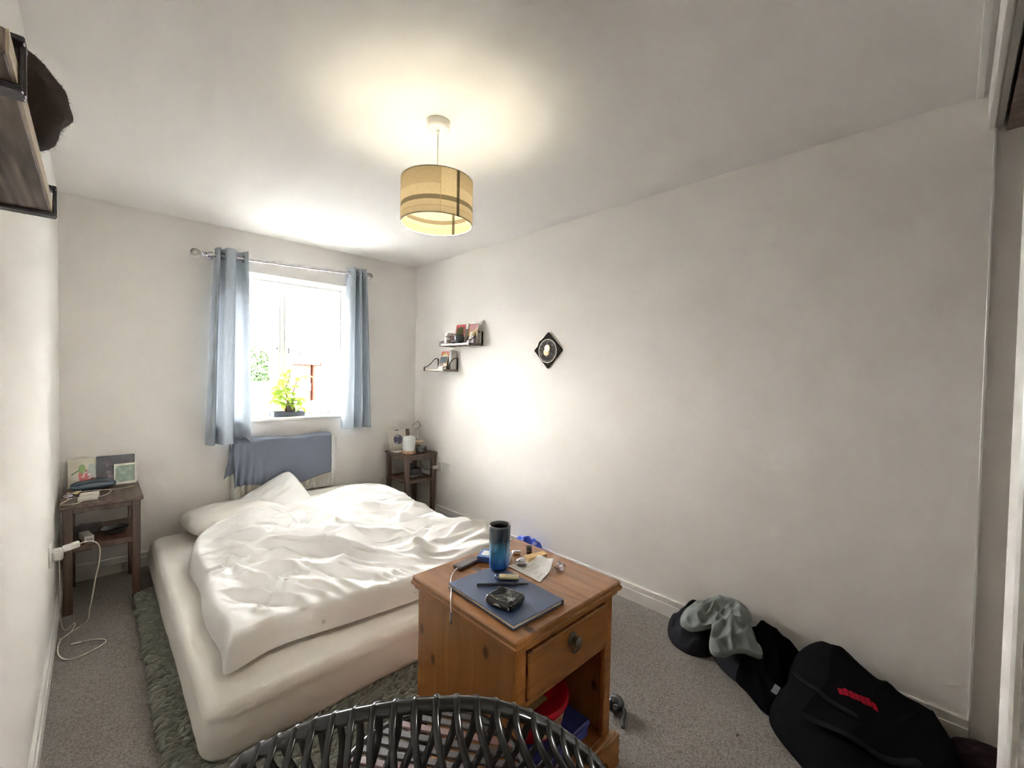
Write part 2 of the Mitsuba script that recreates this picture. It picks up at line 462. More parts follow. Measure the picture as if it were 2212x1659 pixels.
add('shade', shade, 'shade_cloth', pl.reshape(-1, 3), smooth=True, parent=lamp, label='beige plaid cloth drum shade with dark stripes')
sp = trimesh.creation.icosphere(3, 0.03)
sp.apply_scale([1, 1, 1.15])
sp.apply_translation((LX, LY, 2.062))
add('bulb', sp, 'white_gloss', smooth=True, parent=lamp, emitter={'type': 'area', 'radiance': rgb(BULB)}, label='lit warm bulb inside the shade')

# ================================================================= curtain rod and curtains
RY = 3.715
rodz = lambda x: 2.158 + (x - 0.52) * 0.040
rod = thing('curtain_rod', 'thin chrome curtain pole with clear glass ball finials above the window', 'curtain rod')
add('pole', tube([(0.56, RY, rodz(0.56)), (1.1, RY, rodz(1.1)), (1.745, RY, rodz(1.745))], 0.0105, 14), 'chrome', parent=rod)
for x, s in ((0.515, -1), (1.785, 1)):
    sp = trimesh.creation.icosphere(2, 0.032)
    sp.apply_scale([1.1, 1, 1])
    sp.apply_translation((x, RY, rodz(x)))
    f = add('finial', sp, 'clear_glass', smooth=False, parent=rod, label='faceted clear glass ball')
    add('finial_collar', put(lathe([(0, 0), (0.014, 0), (0.017, 0.008), (0.012, 0.014), (0.016, 0.022), (0.010, 0.03), (0, 0.03)], 20), frame((x - s * 0.031, RY, rodz(x)), (0, 1, 0), (0, 0, 1 * -s))), 'chrome', parent=rod)
for x in (0.60, 1.73):
    add('bracket', [tube([(x, RY, rodz(x)), (x, YF - 0.01, rodz(x))], 0.007, 10), put(lathe([(0, 0), (0.025, 0), (0.025, 0.006), (0.012, 0.012), (0, 0.012)], 24), frame((x, YF, rodz(x)), (1, 0, 0), (0, 0, 1))), put(lathe([(0.011, -0.012), (0.017, -0.012), (0.017, 0.012), (0.011, 0.012), (0.011, -0.012)], 24), frame((x, RY, rodz(x)), (0, 1, 0), (0, 0, 1)))], 'chrome', parent=rod)


def curtain(key, label, top, bot, z1, z0, group):
    """cloth hung in pleats: plan curves at the head and the hem, blended downwards"""
    nu, nvv = 150, 70
    A, B = spline(top, nu), spline(bot, nu)
    v = np.linspace(0, 1, nvv)
    P = np.zeros((nu, nvv, 3))
    for j, t in enumerate(v):
        q = A * (1 - t ** 0.8) + B * t ** 0.8
        P[:, j, :2] = q
        P[:, j, 2] = z1(q[:, 0]) * (1 - t) + z0(q[:, 0]) * t
    P[..., 1] += 0.004 * (nz(P[..., 0] * 25, P[..., 2] * 3, 0, 5) - 0.5)
    P[..., 0] += 0.004 * (nz(P[..., 0] * 25, P[..., 2] * 3, 9, 6) - 0.5)
    t = thing(key, label, 'curtain', group)
    c = np.tile(C(140, 147, 153), (nu * nvv, 1)) * (0.94 + 0.12 * nz(P[..., 0] * 300, P[..., 2] * 40, 0, 2)).reshape(-1, 1)
    add('fabric', sheet(P), 'thincloth', c, smooth=True, parent=t)
    d = np.diff(np.sign(A[:, 1] - RY))
    for i in np.nonzero(d)[0]:
        add('eyelet', put(trimesh.creation.torus(0.020, 0.0035, 24, 8), frame((A[i, 0], RY, rodz(A[i, 0])), (0, 1, 0), (0, 0, 1))), 'chrome', parent=t)
    return t


CG = None
curtain('curtain', 'blue-grey eyelet curtain gathered at the left side of the window',
        [(0.628, 3.735), (0.633, 3.695), (0.645, 3.668), (0.660, 3.705), (0.668, 3.745), (0.682, 3.700), (0.692, 3.660), (0.715, 3.655), (0.742, 3.668), (0.752, 3.720), (0.762, 3.757), (0.790, 3.745), (0.812, 3.690), (0.826, 3.675)],
        [(0.572, 3.74), (0.580, 3.69), (0.600, 3.655), (0.622, 3.70), (0.634, 3.75), (0.652, 3.69), (0.672, 3.645), (0.702, 3.65), (0.728, 3.675), (0.742, 3.73), (0.758, 3.765), (0.800, 3.755), (0.835, 3.70), (0.850, 3.68)],
        lambda x: rodz(x) + 0.052, lambda x: 0.800 + 0 * x, CG)
curtain('curtain', 'blue-grey eyelet curtain gathered at the right side of the window',
        [(1.598, 3.745), (1.606, 3.705), (1.622, 3.675), (1.640, 3.668), (1.655, 3.70), (1.664, 3.745), (1.676, 3.71), (1.690, 3.67), (1.706, 3.69), (1.714, 3.745), (1.724, 3.71), (1.738, 3.67), (1.752, 3.70), (1.757, 3.745)],
        [(1.560, 3.76), (1.566, 3.71), (1.588, 3.67), (1.625, 3.66), (1.648, 3.70), (1.662, 3.75), (1.685, 3.70), (1.705, 3.66), (1.728, 3.69), (1.740, 3.75), (1.760, 3.70), (1.782, 3.655), (1.806, 3.69), (1.815, 3.75)],
        lambda x: rodz(x) + 0.052, lambda x: 0.845 + 0 * x, CG)

# ================================================================= radiator and throw
rad = thing('radiator', 'white panel radiator on the wall under the window', 'radiator')
xs = np.linspace(0.745, 1.495, 46)
prof = np.array([(x, 3.705 + (0.006 if i % 2 else 0)) for i, x in enumerate(xs)])
add('panel', put(prism(np.vstack([prof, [(1.495, 3.735), (0.745, 3.735)]]), 0.42), T().translate((0, 0, 0.365)).matrix), 'white_gloss', parent=rad)
add('grille', box(0.74, 1.50, 3.702, 3.785, 0.782, 0.790, 0.002), 'white_gloss', parent=rad)
add('end_panel', box(1.495, 1.502, 3.702, 3.785, 0.365, 0.788, 0.002), 'white_gloss', parent=rad)
add('end_panel', box(0.738, 0.745, 3.702, 3.785, 0.365, 0.788, 0.002), 'white_gloss', parent=rad)
for x in (0.9, 1.3):
    add('mounting', box(x, x + 0.04, 3.735, YF, 0.45, 0.75), 'white_gloss', parent=rad)
add('pipe', tube([(1.48, 3.75, 0.37), (1.48, 3.75, 0.2), (1.48, 3.75, 0.0)], 0.008), 'white_gloss', parent=rad)

throw = thing('throw_blanket', 'dusty blue fringed throw draped over the radiator', 'blanket')


def throw_top(u):       # height of the fold over the radiator
    return 0.802 + 0.010 * np.exp(-((u - 0.38) / 0.12) ** 2) - 0.012 * np.clip(0.1 - u, 0, 1) / 0.1


def throw_sheet(x0, x1, drop, yoff, nu=90, nvv=60, lean=0.0, seed=0, gather=0.0):
    u = np.linspace(0, 1, nu)[:, None]
    s = np.linspace(0, 1, nvv)[None, :]
    d = drop(u)
    L = 0.10 + 0.09 + d                       # down the back, across the top, down the front
    t = s * L
    back, cross = 0.10, 0.09
    y = np.where(t < back, 3.792, np.where(t < back + cross, 3.792 - (t - back), 3.700))
    z = np.where(t < back, throw_top(u) - back + t, np.where(t < back + cross, throw_top(u) + 0.012 * np.sin(np.clip((t - back) / cross, 0, 1) * PI) * (1 + np.sin(u * 9)), throw_top(u) - (t - back - cross)))
    hang = np.clip(t - back - cross, 0, 1) / 0.34
    x = x0 + (x1 - x0) * u - lean * hang * (1 - u) + 0 * s
    g = gather * np.exp(-u / 0.16) * np.clip(hang, 0.05, 1)
    y = y - 0.006 - yoff * (t > back) - g * 0.030 * (1 + np.sin(u * 95 + 2 * hang)) - 0.006 * (nz(u * 7, s * 5, seed, 4)) * np.clip(hang, 0, 1)
    return np.stack([x, y, z + 0 * x], -1)


col_throw = C(86, 91, 100)
Pt = throw_sheet(0.735, 1.450, lambda u: 0.345 - 0.03 * np.cos(u * 6), 0.006, gather=1.0)
m = thick(Pt, 0.006)
add('cloth', m, 'cloth', col_throw, smooth=True, parent=throw)
Pb = throw_sheet(0.730, 0.86, lambda u: 0.25 - 0.05 * u, -0.004, nu=30, lean=0.075, seed=4)
add('folded_corner', thick(Pb, 0.006), 'cloth', col_throw, smooth=True, parent=throw)


def fringe(P, n, length, seed, out=0.006):
    r = np.random.default_rng(seed)
    ms = []
    for k in range(n):
        i = min(int((k + 0.5) / n * P.shape[0]), P.shape[0] - 1)
        p = P[i, -1] + (0, -out, 0.004)
        dx, dy = r.normal(0, 0.006), -abs(r.normal(0, 0.004))
        l = length * r.uniform(0.8, 1.15)
        ms.append(tube([p, p + (dx * 0.6, dy, -l * 0.5), p + (dx + r.normal(0, 0.003), dy * 1.5, -l)], [0.0022, 0.0019, 0.0012], 4))
    return ms


add('fringe', fringe(Pt, 110, 0.055, 1) + fringe(Pt, 70, 0.045, 5, 0.01), 'matte', C(222, 214, 200), smooth=True, parent=throw, kind='stuff', label='cream tasselled fringe')

# ================================================================= rug, mattress, bedding
RX0, RX1, RY0, RY1 = 0.175, 1.300, 1.335, 3.33
rug = thing('rug', 'shaggy grey-green wool rug under and beside the mattress', 'rug')
add('backing', box(RX0, RX1, RY0, RY1, 0.0005, 0.016, 0.004), 'matte', C(56, 58, 50), parent=rug)
r_ = np.random.default_rng(11)
tuft = trimesh.creation.icosphere(1, 1.0)
tv0 = tuft.vertices
tufts, tcol = [], []
yy = RY0
while yy < RY1:
    xx = RX0
    while xx < RX1:
        px, py = xx + r_.uniform(-0.006, 0.006), yy + r_.uniform(-0.006, 0.006)
        xx += 0.016
        if py > 1.72 and px > 0.30:
            continue
        an = 0.35 * math.sin(py * 7 + px * 3) + r_.normal(0, 0.45)
        L_, W_t, H_t = r_.uniform(0.016, 0.026), r_.uniform(0.0065, 0.0095), r_.uniform(0.009, 0.017)
        v = tv0 * (L_, W_t, H_t)
        v[:, 2] += 0.35 * L_ * np.sin(v[:, 0] / L_ * 2 + r_.uniform(0, 3)) * 0.4
        v = v @ np.array([[math.cos(an), math.sin(an), 0], [-math.sin(an), math.cos(an), 0], [0, 0, 1]])
        v += (px, py, 0.018 + r_.uniform(-0.003, 0.007))
        v[:, 2] = np.maximum(v[:, 2], 0.001)
        tufts.append(v)
        tcol.append(np.tile(np.array(C(98, 98, 89)) * r_.uniform(0.7, 1.25), (len(v), 1)))
    yy += 0.0125
n_t = len(tufts)
add('pile', trimesh.Trimesh(np.vstack(tufts), (tuft.faces[None] + (np.arange(n_t) * len(tv0))[:, None, None]).reshape(-1, 3), process=False), 'matte', np.vstack(tcol), smooth=True, parent=rug, kind='stuff')

BX0, BX1, BY0, BY1, BZ = 0.255, 1.76, 1.665, 3.70, 0.215


def mattress_mesh():
    na_, nh = 640, 46
    # rounded-rectangle plan, profile with a soft shoulder; wrinkles of the fitted sheet
    q = np.linspace(0, 2 * PI, na_, endpoint=False)
    hx, hy, rc = (BX1 - BX0) / 2, (BY1 - BY0) / 2, 0.07
    # sample the perimeter by length
    per = []
    for cx, cy, a0 in ((hx - rc, hy - rc, 0), (-hx + rc, hy - rc, PI / 2), (-hx + rc, -hy + rc, PI), (hx - rc, -hy + rc, 1.5 * PI)):
        per += [(cx + rc * math.cos(a0 + k * PI / 20), cy + rc * math.sin(a0 + k * PI / 20)) for k in range(11)]
    per = np.array(per + per[:1])
    d = np.r_[0, np.cumsum(np.hypot(*np.diff(per, axis=0).T))]
    t = np.linspace(0, d[-1], na_, endpoint=False)
    ox, oy = np.interp(t, d, per[:, 0]), np.interp(t, d, per[:, 1])
    # profile (inset from the edge, z): from under the bottom edge up the side, over the shoulder to the middle
    prof = [(0.06, 0.026), (0.02, 0.027), (0.006, 0.034)] + [(0.002 - 0.010 * math.sin(k / 9 * PI), 0.034 + (BZ - 0.05 - 0.034) * k / 9) for k in range(1, 10)]
    prof += [(0.045 * (1 - math.cos(k / 10 * PI / 2)), BZ - 0.05 + 0.05 * math.sin(k / 10 * PI / 2)) for k in range(1, 11)]
    prof += [(0.045 + 0.62 * (k / 14) ** 1.3, BZ + 0.004 * (k / 14)) for k in range(1, 15)]
    prof = np.array(prof)
    V = []
    for ins, z in prof:
        k = np.stack([ox * (1 - ins / hx), oy * (1 - ins / hy)], -1)
        V.append(np.c_[k, np.full(na_, z)])
    V = np.array(V)
    V[..., 0] += (BX0 + BX1) / 2
    V[..., 1] += (BY0 + BY1) / 2
    s = t[None, :]
    side = np.clip((BZ - V[..., 2]) / (BZ - 0.03), 0, 1)
    nrm = np.stack([np.gradient(oy), -np.gradient(ox)], -1)
    nrm /= np.linalg.norm(nrm, axis=1, keepdims=True)
    wr = 0.004 * (ridge(s * 1.3, V[..., 2] * 9 + s * 1.6, 0, 31) - 0.5) * side + 0.007 * (np.clip(ridge(s * 3 + V[..., 2] * 14, V[..., 2] * 22 - s * 2.2, 1, 32), 0, 1) ** 2 - 0.3) * side ** 1.5
    V[..., :2] += nrm[None] * wr[..., None]
    V[..., 2] += np.where(side < 0.2, 0.004 * (ridge(V[..., 0] * 3, V[..., 1] * 9, 0, 33) - 0.4), 0)
    n = len(prof)
    m = trimesh.Trimesh(np.vstack([V.reshape(-1, 3), [V[0].mean(0), V[-1].mean(0)]]), np.vstack([grid_faces(n, na_, True), [(n * na_, (j + 1) % na_, j) for j in range(na_)], [(n * na_ + 1, (n - 1) * na_ + j, (n - 1) * na_ + (j + 1) % na_) for j in range(na_)]]), process=False)
    if m.volume < 0:
        m.invert()
    return m


bed = thing('mattress', 'low double mattress in a cream fitted sheet lying on the floor rug', 'mattress')
add('fitted_sheet', mattress_mesh(), 'sheet_linen', smooth=True, parent=bed)

DUV = [(0.338, 1.815), (0.338, 1.86), (0.348, 2.05), (0.345, 2.30), (0.372, 2.56), (0.366, 2.81), (0.415, 3.10), (0.56, 3.34), (0.80, 3.44), (0.98, 3.40), (1.12, 3.42), (1.32, 3.52), (1.55, 3.55), (1.74, 3.46), (1.865, 3.24),
       (1.865, 2.90), (1.845, 2.55), (1.86, 2.25), (1.90, 2.02), (1.865, 1.84), (1.55, 1.80), (1.154, 1.80), (0.897, 1.82), (0.704, 1.845), (0.527, 1.862), (0.44, 1.842), (0.36, 1.812)]


def duvet_top(x, y, r):
    thickn = 0.112 + 0.060 * np.exp(-(((x - 1.55) / 0.35) ** 2 + ((y - 3.25) / 0.35) ** 2)) + 0.05 * np.exp(-(((x - 1.70) / 0.22) ** 2 + ((y - 2.05) / 0.22) ** 2)) \
        + 0.03 * np.exp(-(((x - 0.6) / 0.25) ** 2 + ((y - 3.15) / 0.25) ** 2)) - 0.03 * np.exp(-(((x - 0.95) / 0.16) ** 2 + ((y - 2.95) / 0.16) ** 2)) \
        + 0.05 * (nz(x * 3.2, y * 3.2, 0, 41) - 0.5) + 0.015 * np.exp(-((y - 1.95) / 0.12) ** 2)
    e = np.clip((1 - r) / 0.13, 0, 1)
    puff = np.clip((1 - r) / 0.075, 0, 1)
    body = thickn * np.clip(1 - (1 - puff) ** 2.4, 0, 1) ** 0.5 + 0.006
    pa, qa = x * 0.89 - y * 0.45, x * 0.45 + y * 0.89
    fan = (qa - 3.0) / (0.50 + 0.36 * np.clip(pa + 0.75, 0, 2)) + 0.05 * np.sin(4 * pa + 1) + 0.24 * (nz(x * 2.2, y * 2.2, 0, 42) - 0.5)
    f1 = np.clip(ridge(pa * 1.3, fan * 8.0, 0, 43), 0, 1) ** 2
    f2 = np.clip(ridge(pa * 2.2 + 5, fan * 17 + 0.3 * np.sin(pa * 6), 3, 44), 0, 1) ** 2.4
    f3 = np.clip(ridge(x * 8, y * 9, 7, 45), 0, 1) ** 3
    cr = np.clip(ridge(pa * 1.8 + 9, fan * 13, 5, 47), 0, 1) ** 14 * np.clip(1.6 * nz(x * 4, y * 4, 3, 48) - 0.3, 0, 1)
    f4 = np.clip(ridge(pa * 3.1 + 2, fan * 24 + 0.5 * np.sin(pa * 9), 8, 49), 0, 1) ** 2
    mid = np.clip((1 - r) / 0.25, 0.25, 1)
    out = body + e * mid * (0.055 * f1 + 0.066 * f2 + 0.020 * f4 + 0.014 * f3 - 0.034 * cr - 0.055)
    for px, py, k, rad, amp in ((0.95, 2.93, 9, 0.24, 0.022), (0.50, 2.52, 7, 0.18, 0.020), (1.12, 3.10, 6, 0.16, 0.014), (0.62, 2.20, 6, 0.16, 0.014)):
        d = np.hypot(x - px, y - py)
        an = np.arctan2(y - py, x - px)
        out += e * amp * np.exp(-(d / rad) ** 1.5) * np.cos(an * k + 5 * nz(x * 5, y * 5, px, 46)) * np.clip(d / 0.05, 0, 1)
        out -= e * amp * 0.8 * np.exp(-(d / 0.07) ** 2)
    # puckers of the hem between the buttons along the foot edge
    hem = np.clip((2.06 - y) / 0.25, 0, 1)
    out += hem * 0.015 * (np.abs(np.cos((x - 0.70) * PI / 0.22)) ** 0.6 - 0.6) * e
    over = np.clip((x - BX1 + 0.02) / 0.14, 0, 1)
    return BZ + 0.010 + out - 0.05 * over ** 1.5 - 0.05 * over * (1 - e)


def duvet_bottom(x, y, r):
    over = np.clip((x - BX1 + 0.02) / 0.14, 0, 1)
    flat = BZ + 0.007 + 0 * x + 0.030 * np.clip((r - 0.93) / 0.07, 0, 1) * (1 - over) - 0.06 * over
    t_ = np.clip((y - 3.22) / 0.08, 0, 1)
    return np.where(t_ > 0, np.maximum(flat, flat * (1 - t_) + (duvet_top(x, y, r) - 0.03) * t_), flat)


duv = thing('duvet', 'rumpled white duvet spread over the mattress', 'duvet')
add('cover', cushion(DUV, duvet_top, duvet_bottom, nr=230, na=840, center=(1.10, 2.62), blur=1.3), 'white_linen', smooth=True, parent=duv)
for bx in (0.70, 0.93, 1.12, 1.36):
    by = 1.853 - 0.09 * np.clip((bx - 0.6), 0, 1)
    add('button', put(lathe([(0, 0), (0.008, 0), (0.008, 0.003), (0, 0.004)], 14), frame((bx, by + 0.004, BZ + 0.062), (1, 0, 0), (0, 0.45, 0.9))), 'satin', C(200, 195, 185), parent=duv)


def pillow_mesh(w, d, t, seed):
    n = 60
    u, v = np.meshgrid(np.linspace(-1, 1, n), np.linspace(-1, 1, n), indexing='ij')
    prof = np.clip((1 - np.abs(u) ** 2.6) * (1 - np.abs(v) ** 2.6), 0, 1) ** 0.5
    pin = 1 - 0.06 * (1 - np.abs(u)) * np.abs(v) ** 2
    px, py = u * w / 2 * (1 - 0.05 * (1 - v ** 2) * np.abs(u) ** 3), v * d / 2 * (1 - 0.06 * (1 - u ** 2) * np.abs(v) ** 3)
    wr = 0.022 * (ridge(u * 3 + seed, v * 5, seed, 51) - 0.5) * prof + 0.05 * t * (nz(u * 2, v * 2, seed, 52) - 0.5)
    cor = 1 - 0.13 * np.abs(u * v) ** 3
    px, py = px * cor, py * cor
    A = np.stack([px, py, t / 2 * prof + wr], -1)
    B = np.stack([px, py, -t / 2 * prof + wr * 0.2], -1)
    B[0], B[-1], B[:, 0], B[:, -1] = A[0], A[-1], A[:, 0], A[:, -1]
    f = grid_faces(n, n)
    m = trimesh.Trimesh(np.vstack([A.reshape(-1, 3), B.reshape(-1, 3)]), np.vstack([f, f[:, ::-1] + n * n]), process=False)
    m.merge_vertices()
    if m.volume < 0:
        m.invert()
    return m


add('pillow', put(pillow_mesh(0.66, 0.44, 0.17, 1), rotz(6, (0.735, 3.56, BZ + 0.088))), 'sheet_linen', smooth=True, label='cream pillow lying flat at the left corner of the mattress', category='pillow')
add('pillow', put(pillow_mesh(0.66, 0.44, 0.14, 3), rotz(-3, (1.40, 3.57, BZ + 0.075))), 'sheet_linen', smooth=True, label='cream pillow half hidden under the duvet below the right curtain', category='pillow')
ca, sa = math.cos(math.radians(27)), math.sin(math.radians(27))
pm = frame((0.985, 3.545, 0.335), (ca, 0, sa), (-sa * 0.75, 0.62, ca * 0.75))
add('pillow', put(pillow_mesh(0.46, 0.40, 0.13, 5), pm), 'white_linen', smooth=True, label='white pillow propped up against the blue throw', category='pillow')

# ================================================================= dark wood bedside tables
def side_table(label, x0, x1, y0, y1, h=0.60):
    t = thing('bedside_table', label, 'table', None)
    add('tabletop', box(x0, x1, y0, y1, h - 0.022, h, 0.004), 'dark_wood', parent=t)
    L, i = 0.038, 0.012
    for a in (x0 + i, x1 - i - L):
        for b in (y0 + i, y1 - i - L):
            add('leg', box(a, a + L, b, b + L, 0, h - 0.022, 0.003), 'dark_wood', parent=t)
    for b in (y0 + i + 0.008, y1 - i - L + 0.008):
        add('apron', box(x0 + i + L, x1 - i - L, b, b + 0.02, h - 0.052, h - 0.022, 0.002), 'dark_wood', parent=t)
        add('shelf_rail', box(x0 + i + L, x1 - i - L, b, b + 0.02, 0.335, 0.368, 0.002), 'dark_wood', parent=t)
    for a in (x0 + i + 0.008, x1 - i - L + 0.008):
        add('apron', box(a, a + 0.02, y0 + i + L, y1 - i - L, h - 0.052, h - 0.022, 0.002), 'dark_wood', parent=t)
        add('shelf_rail', box(a, a + 0.02, y0 + i + L, y1 - i - L, 0.335, 0.368, 0.002), 'dark_wood', parent=t)
    add('shelf', box(x0 + i + 0.008, x1 - i - 0.008, y0 + i + 0.008, y1 - i - 0.008, 0.352, 0.368, 0.002), 'dark_wood', parent=t)
    return t


side_table('dark brown two-tier bedside table by the left wall', -0.137, 0.205, 3.285, 3.755)
side_table('dark brown two-tier bedside table in the right corner of the room', 1.985, 2.322, 3.375, 3.765)

# --- on the left table
def art_sticker(u, v):
    n = nz(u * 14, v * 14, 0, 61)
    return layers(C(205, 198, 180), (disc(u + 0.3 * (v - 0.3), v, 0.66, 0.30, 0.27, 0.33), C(176, 84, 84)), (disc(u, v, 0.84, 0.55, 0.17, 0.25) * 0.8, C(150, 160, 155)), (disc(u, v, 0.50, 0.64, 0.13, 0.16), C(110, 138, 70)),
                  (rect(u, v - (u - 0.3) * 0.5, 0.12, 0.42, 0.52, 0.58), C(90, 115, 60)), ((n > 0.78) * disc(u, v, 0.68, 0.25, 0.24, 0.3), C(225, 205, 200)))


def flatpic(name, w, h, fn, origin, ydir, label, category, xdir=(1, 0, 0), n=110, t=0.006, back=(0.8, 0.78, 0.74), bs='satin', group=None):
    m, c = picture(w, h, fn, n, t, back)
    return add(name, put(m, frame(origin, xdir, ydir)), bs, c, smooth=False, label=label, category=category, group=group)


TZ = 0.601
flatpic('record_sleeve', 0.125, 0.175, art_sticker, (-0.118, 3.742, TZ), (0, 0.10, 1), 'pale record sleeve with green and pink painted figures on the left bedside table', 'picture')


def art_dark(u, v):
    n = meshkit.fbm(np.stack([u * 6, v * 7, 0 * u], -1), 3, 63)
    return layers(C(20, 16, 21), (np.clip((n - 0.5) * 3, 0, 1) * rect(u, v, 0.25, 0.9, 0.05, 0.72), C(110, 84, 84)), (np.clip((nz(u * 9, v * 3, 0, 64) - 0.55) * 3, 0, 1) * (v > 0.72) * (v < 0.9) * (u > 0.15) * (u < 0.75), C(70, 26, 38)))


flatpic('record_sleeve', 0.182, 0.182, art_dark, (0.008, 3.728, TZ), (0, 0.09, 1), 'dark record sleeve with mottled pink print behind the green photo', 'picture')


def art_green(u, v):
    n = meshkit.fbm(np.stack([u * 7, v * 7, 0 * u], -1), 3, 66)
    return layers(C(226, 222, 208), (rect(u, v, 0.07, 0.93, 0.12, 0.91), C(84, 98, 80)), (rect(u, v, 0.07, 0.93, 0.12, 0.91) * np.clip((n - 0.48) * 4, 0, 1), C(122, 138, 120)))


flatpic('photo_print', 0.108, 0.13, art_green, (0.088, 3.690, TZ), (0, 0.16, 1), 'small green photo print with white border leaning on the dark sleeve', 'picture', t=0.002)
t = thing('pencil_case', 'dark teal zipped pouch lying on the left bedside table', 'pouch')
pm_ = pillow_mesh(0.215, 0.085, 0.05, 8)
add('pouch', put(pm_, rotz(4, (-0.005, 3.64, TZ + 0.026))), 'satin', C(44, 58, 66), smooth=True, parent=t)
add('zip', tube(spline([(-0.095, 3.615, TZ + 0.038), (-0.02, 3.60, TZ + 0.049), (0.06, 3.61, TZ + 0.046), (0.095, 3.63, TZ + 0.032)], 20), 0.003, 6), 'satin', C(22, 28, 34), parent=t)
for i, (x0, y0, z0, lb) in enumerate(((-0.068, 3.335, 0.0, 'white charger block nearest the front edge of the left bedside table'), (-0.062, 3.40, 0.0, 'white box lying behind the charger block on the left bedside table'))):
    add('charger', box(x0, x0 + 0.082, y0, y0 + 0.05, TZ, TZ + 0.022 + 0.006 * i, 0.006), 'satin', C(214, 208, 198), label=lb, category='charger')
add('keyring', [put(trimesh.creation.torus(0.014, 0.002, 24, 6), frame((-0.098, 3.47, TZ + 0.004), (1, 0, 0), (0, 1, 0.3))), box(-0.118, -0.09, 3.485, 3.51, TZ, TZ + 0.016, 0.004), box(-0.085, -0.055, 3.45, 3.462, TZ, TZ + 0.004, 0.001)], 'chrome', label='small shiny metal keyring on the left bedside table', category='keyring')
add('scrap_paper', sheet(np.stack([*(lambda u, v: (-0.115 + 0.06 * u, 3.53 + 0.04 * v, TZ + 0.004 + 0.014 * nz(u * 3, v * 3, 0, 70)))(*np.meshgrid(np.linspace(0, 1, 8), np.linspace(0, 1, 8), indexing='ij'))], -1)), 'matte', C(196, 180, 150), label='crumpled buff paper beside the pouch on the left bedside table', category='paper')
add('charging_cable', tube(spline([(0.014, 3.36, TZ + 0.012), (0.07, 3.50, TZ + 0.004), (0.06, 3.55, TZ + 0.004), (-0.02, 3.585, TZ + 0.005), (-0.10, 3.57, TZ + 0.005), (-0.128, 3.51, TZ + 0.005), (-0.105, 3.44, TZ + 0.005), (-0.125, 3.36, TZ + 0.005), (-0.128, 3.31, TZ + 0.004), (-0.09, 3.295, TZ + 0.004), (-0.05, 3.325, TZ + 0.004), (0.005, 3.43, TZ + 0.026), (0.09, 3.55, TZ + 0.004), (0.18, 3.58, TZ + 0.004)], 140), 0.0022, 6), 'satin', C(200, 190, 178), label='pale cable looping over the left bedside table', category='cable')
SH = 0.369
add('bowl', lathe([(0, 0.0), (0.03, 0.0), (0.052, 0.012), (0.066, 0.032), (0.062, 0.032), (0.048, 0.014), (0, 0.006)], 40, (0.085, 3.44, SH)), 'satin', C(30, 28, 28), label='shallow dark bowl on the lower shelf of the left bedside table', category='bowl')
t = thing('small_box', 'small white carton on the lower shelf of the left bedside table', 'box')
add('carton', put(box(-0.02, 0.02, -0.06, 0.06, 0, 0.032, 0.001), rotz(12, (-0.035, 3.405, SH))), 'satin', C(200, 196, 190), parent=t)
add('print', put(box(-0.014, 0.014, -0.0605, -0.059, 0.006, 0.018), rotz(12, (-0.035, 3.405, SH))), 'satin', C(150, 146, 150), parent=t)
add('notebook', put(box(-0.05, 0.05, -0.08, 0.08, 0, 0.02, 0.003), rotz(-8, (-0.03, 3.60, SH))), 'satin', C(48, 42, 42), label='dark notebook lying at the back of the left table lower shelf', category='book')

# --- plug on the left wall with its white cable
plug = thing('plug_adapter', 'white plug with charger stacked in the left wall socket', 'plug')
PY, PZ = 2.905, 0.470
add('plate', box(XL, XL + 0.009, PY - 0.045, PY + 0.045, PZ - 0.045, PZ + 0.045, 0.003), 'white_gloss', parent=plug)
add('adapter', box(XL + 0.009, XL + 0.046, PY - 0.026, PY + 0.026, PZ - 0.03, PZ + 0.022, 0.010), 'white_gloss', parent=plug)
add('charger', put(box(0, 0.058, -0.016, 0.016, -0.013, 0.013, 0.004), frame((XL + 0.044, PY, PZ + 0.016), (0.97, 0, 0.22), (0, 1, 0))), 'white_gloss', parent=plug)
add('cable', tube(spline([(XL + 0.10, PY, PZ + 0.028), (XL + 0.122, PY, PZ + 0.033), (-0.002, PY, PZ + 0.025), (0.018, PY + 0.01, PZ - 0.045), (0.004, PY + 0.02, PZ - 0.15), (-0.012, PY + 0.03, PZ - 0.27), (-0.022, PY + 0.06, 0.12), (-0.055, PY + 0.15, 0.03), (-0.105, 3.05, 0.006), (-0.128, 2.96, 0.006), (-0.122, 2.86, 0.006), (-0.08, 2.785, 0.006), (-0.01, 2.805, 0.006), (0.037, 2.862, 0.006), (0.002, 2.91, 0.006), (-0.05, 2.925, 0.006)], 170), 0.0027, 6), 'satin', C(208, 200, 190), parent=plug, label='thin white charging cable looping down to the carpet')
add('connector', tube([(-0.05, 2.925, 0.007), (-0.068, 2.929, 0.007), (-0.086, 2.932, 0.007)], [0.005, 0.0048, 0.004], 8), 'white_gloss', parent=plug)
add('power_cord', tube(spline([(XL + 0.03, PY + 0.02, PZ - 0.03), (XL + 0.032, PY + 0.05, 0.30), (XL + 0.03, PY + 0.12, 0.12), (XL + 0.05, PY + 0.2, 0.01), (-0.08, 3.17, 0.006), (-0.088, 3.08, 0.006), (-0.13, 3.03, 0.006)], 60), 0.002, 6), 'satin', C(190, 180, 168), label='thin cord hanging down the left wall to the carpet', category='cable')

# --- on the right table
def art_globe(u, v):
    d = disc(u, v, 0.52, 0.50, 0.26, 0.24)
    n = nz(u * 9, v * 9, 0, 71)
    return layers(C(216, 211, 202), (d, C(62, 56, 74)), (d * np.clip((n - 0.62) * 6, 0, 1), C(190, 186, 190)), (disc(u, v, 0.5, 0.955, 0.14, 0.022), C(60, 48, 40)))


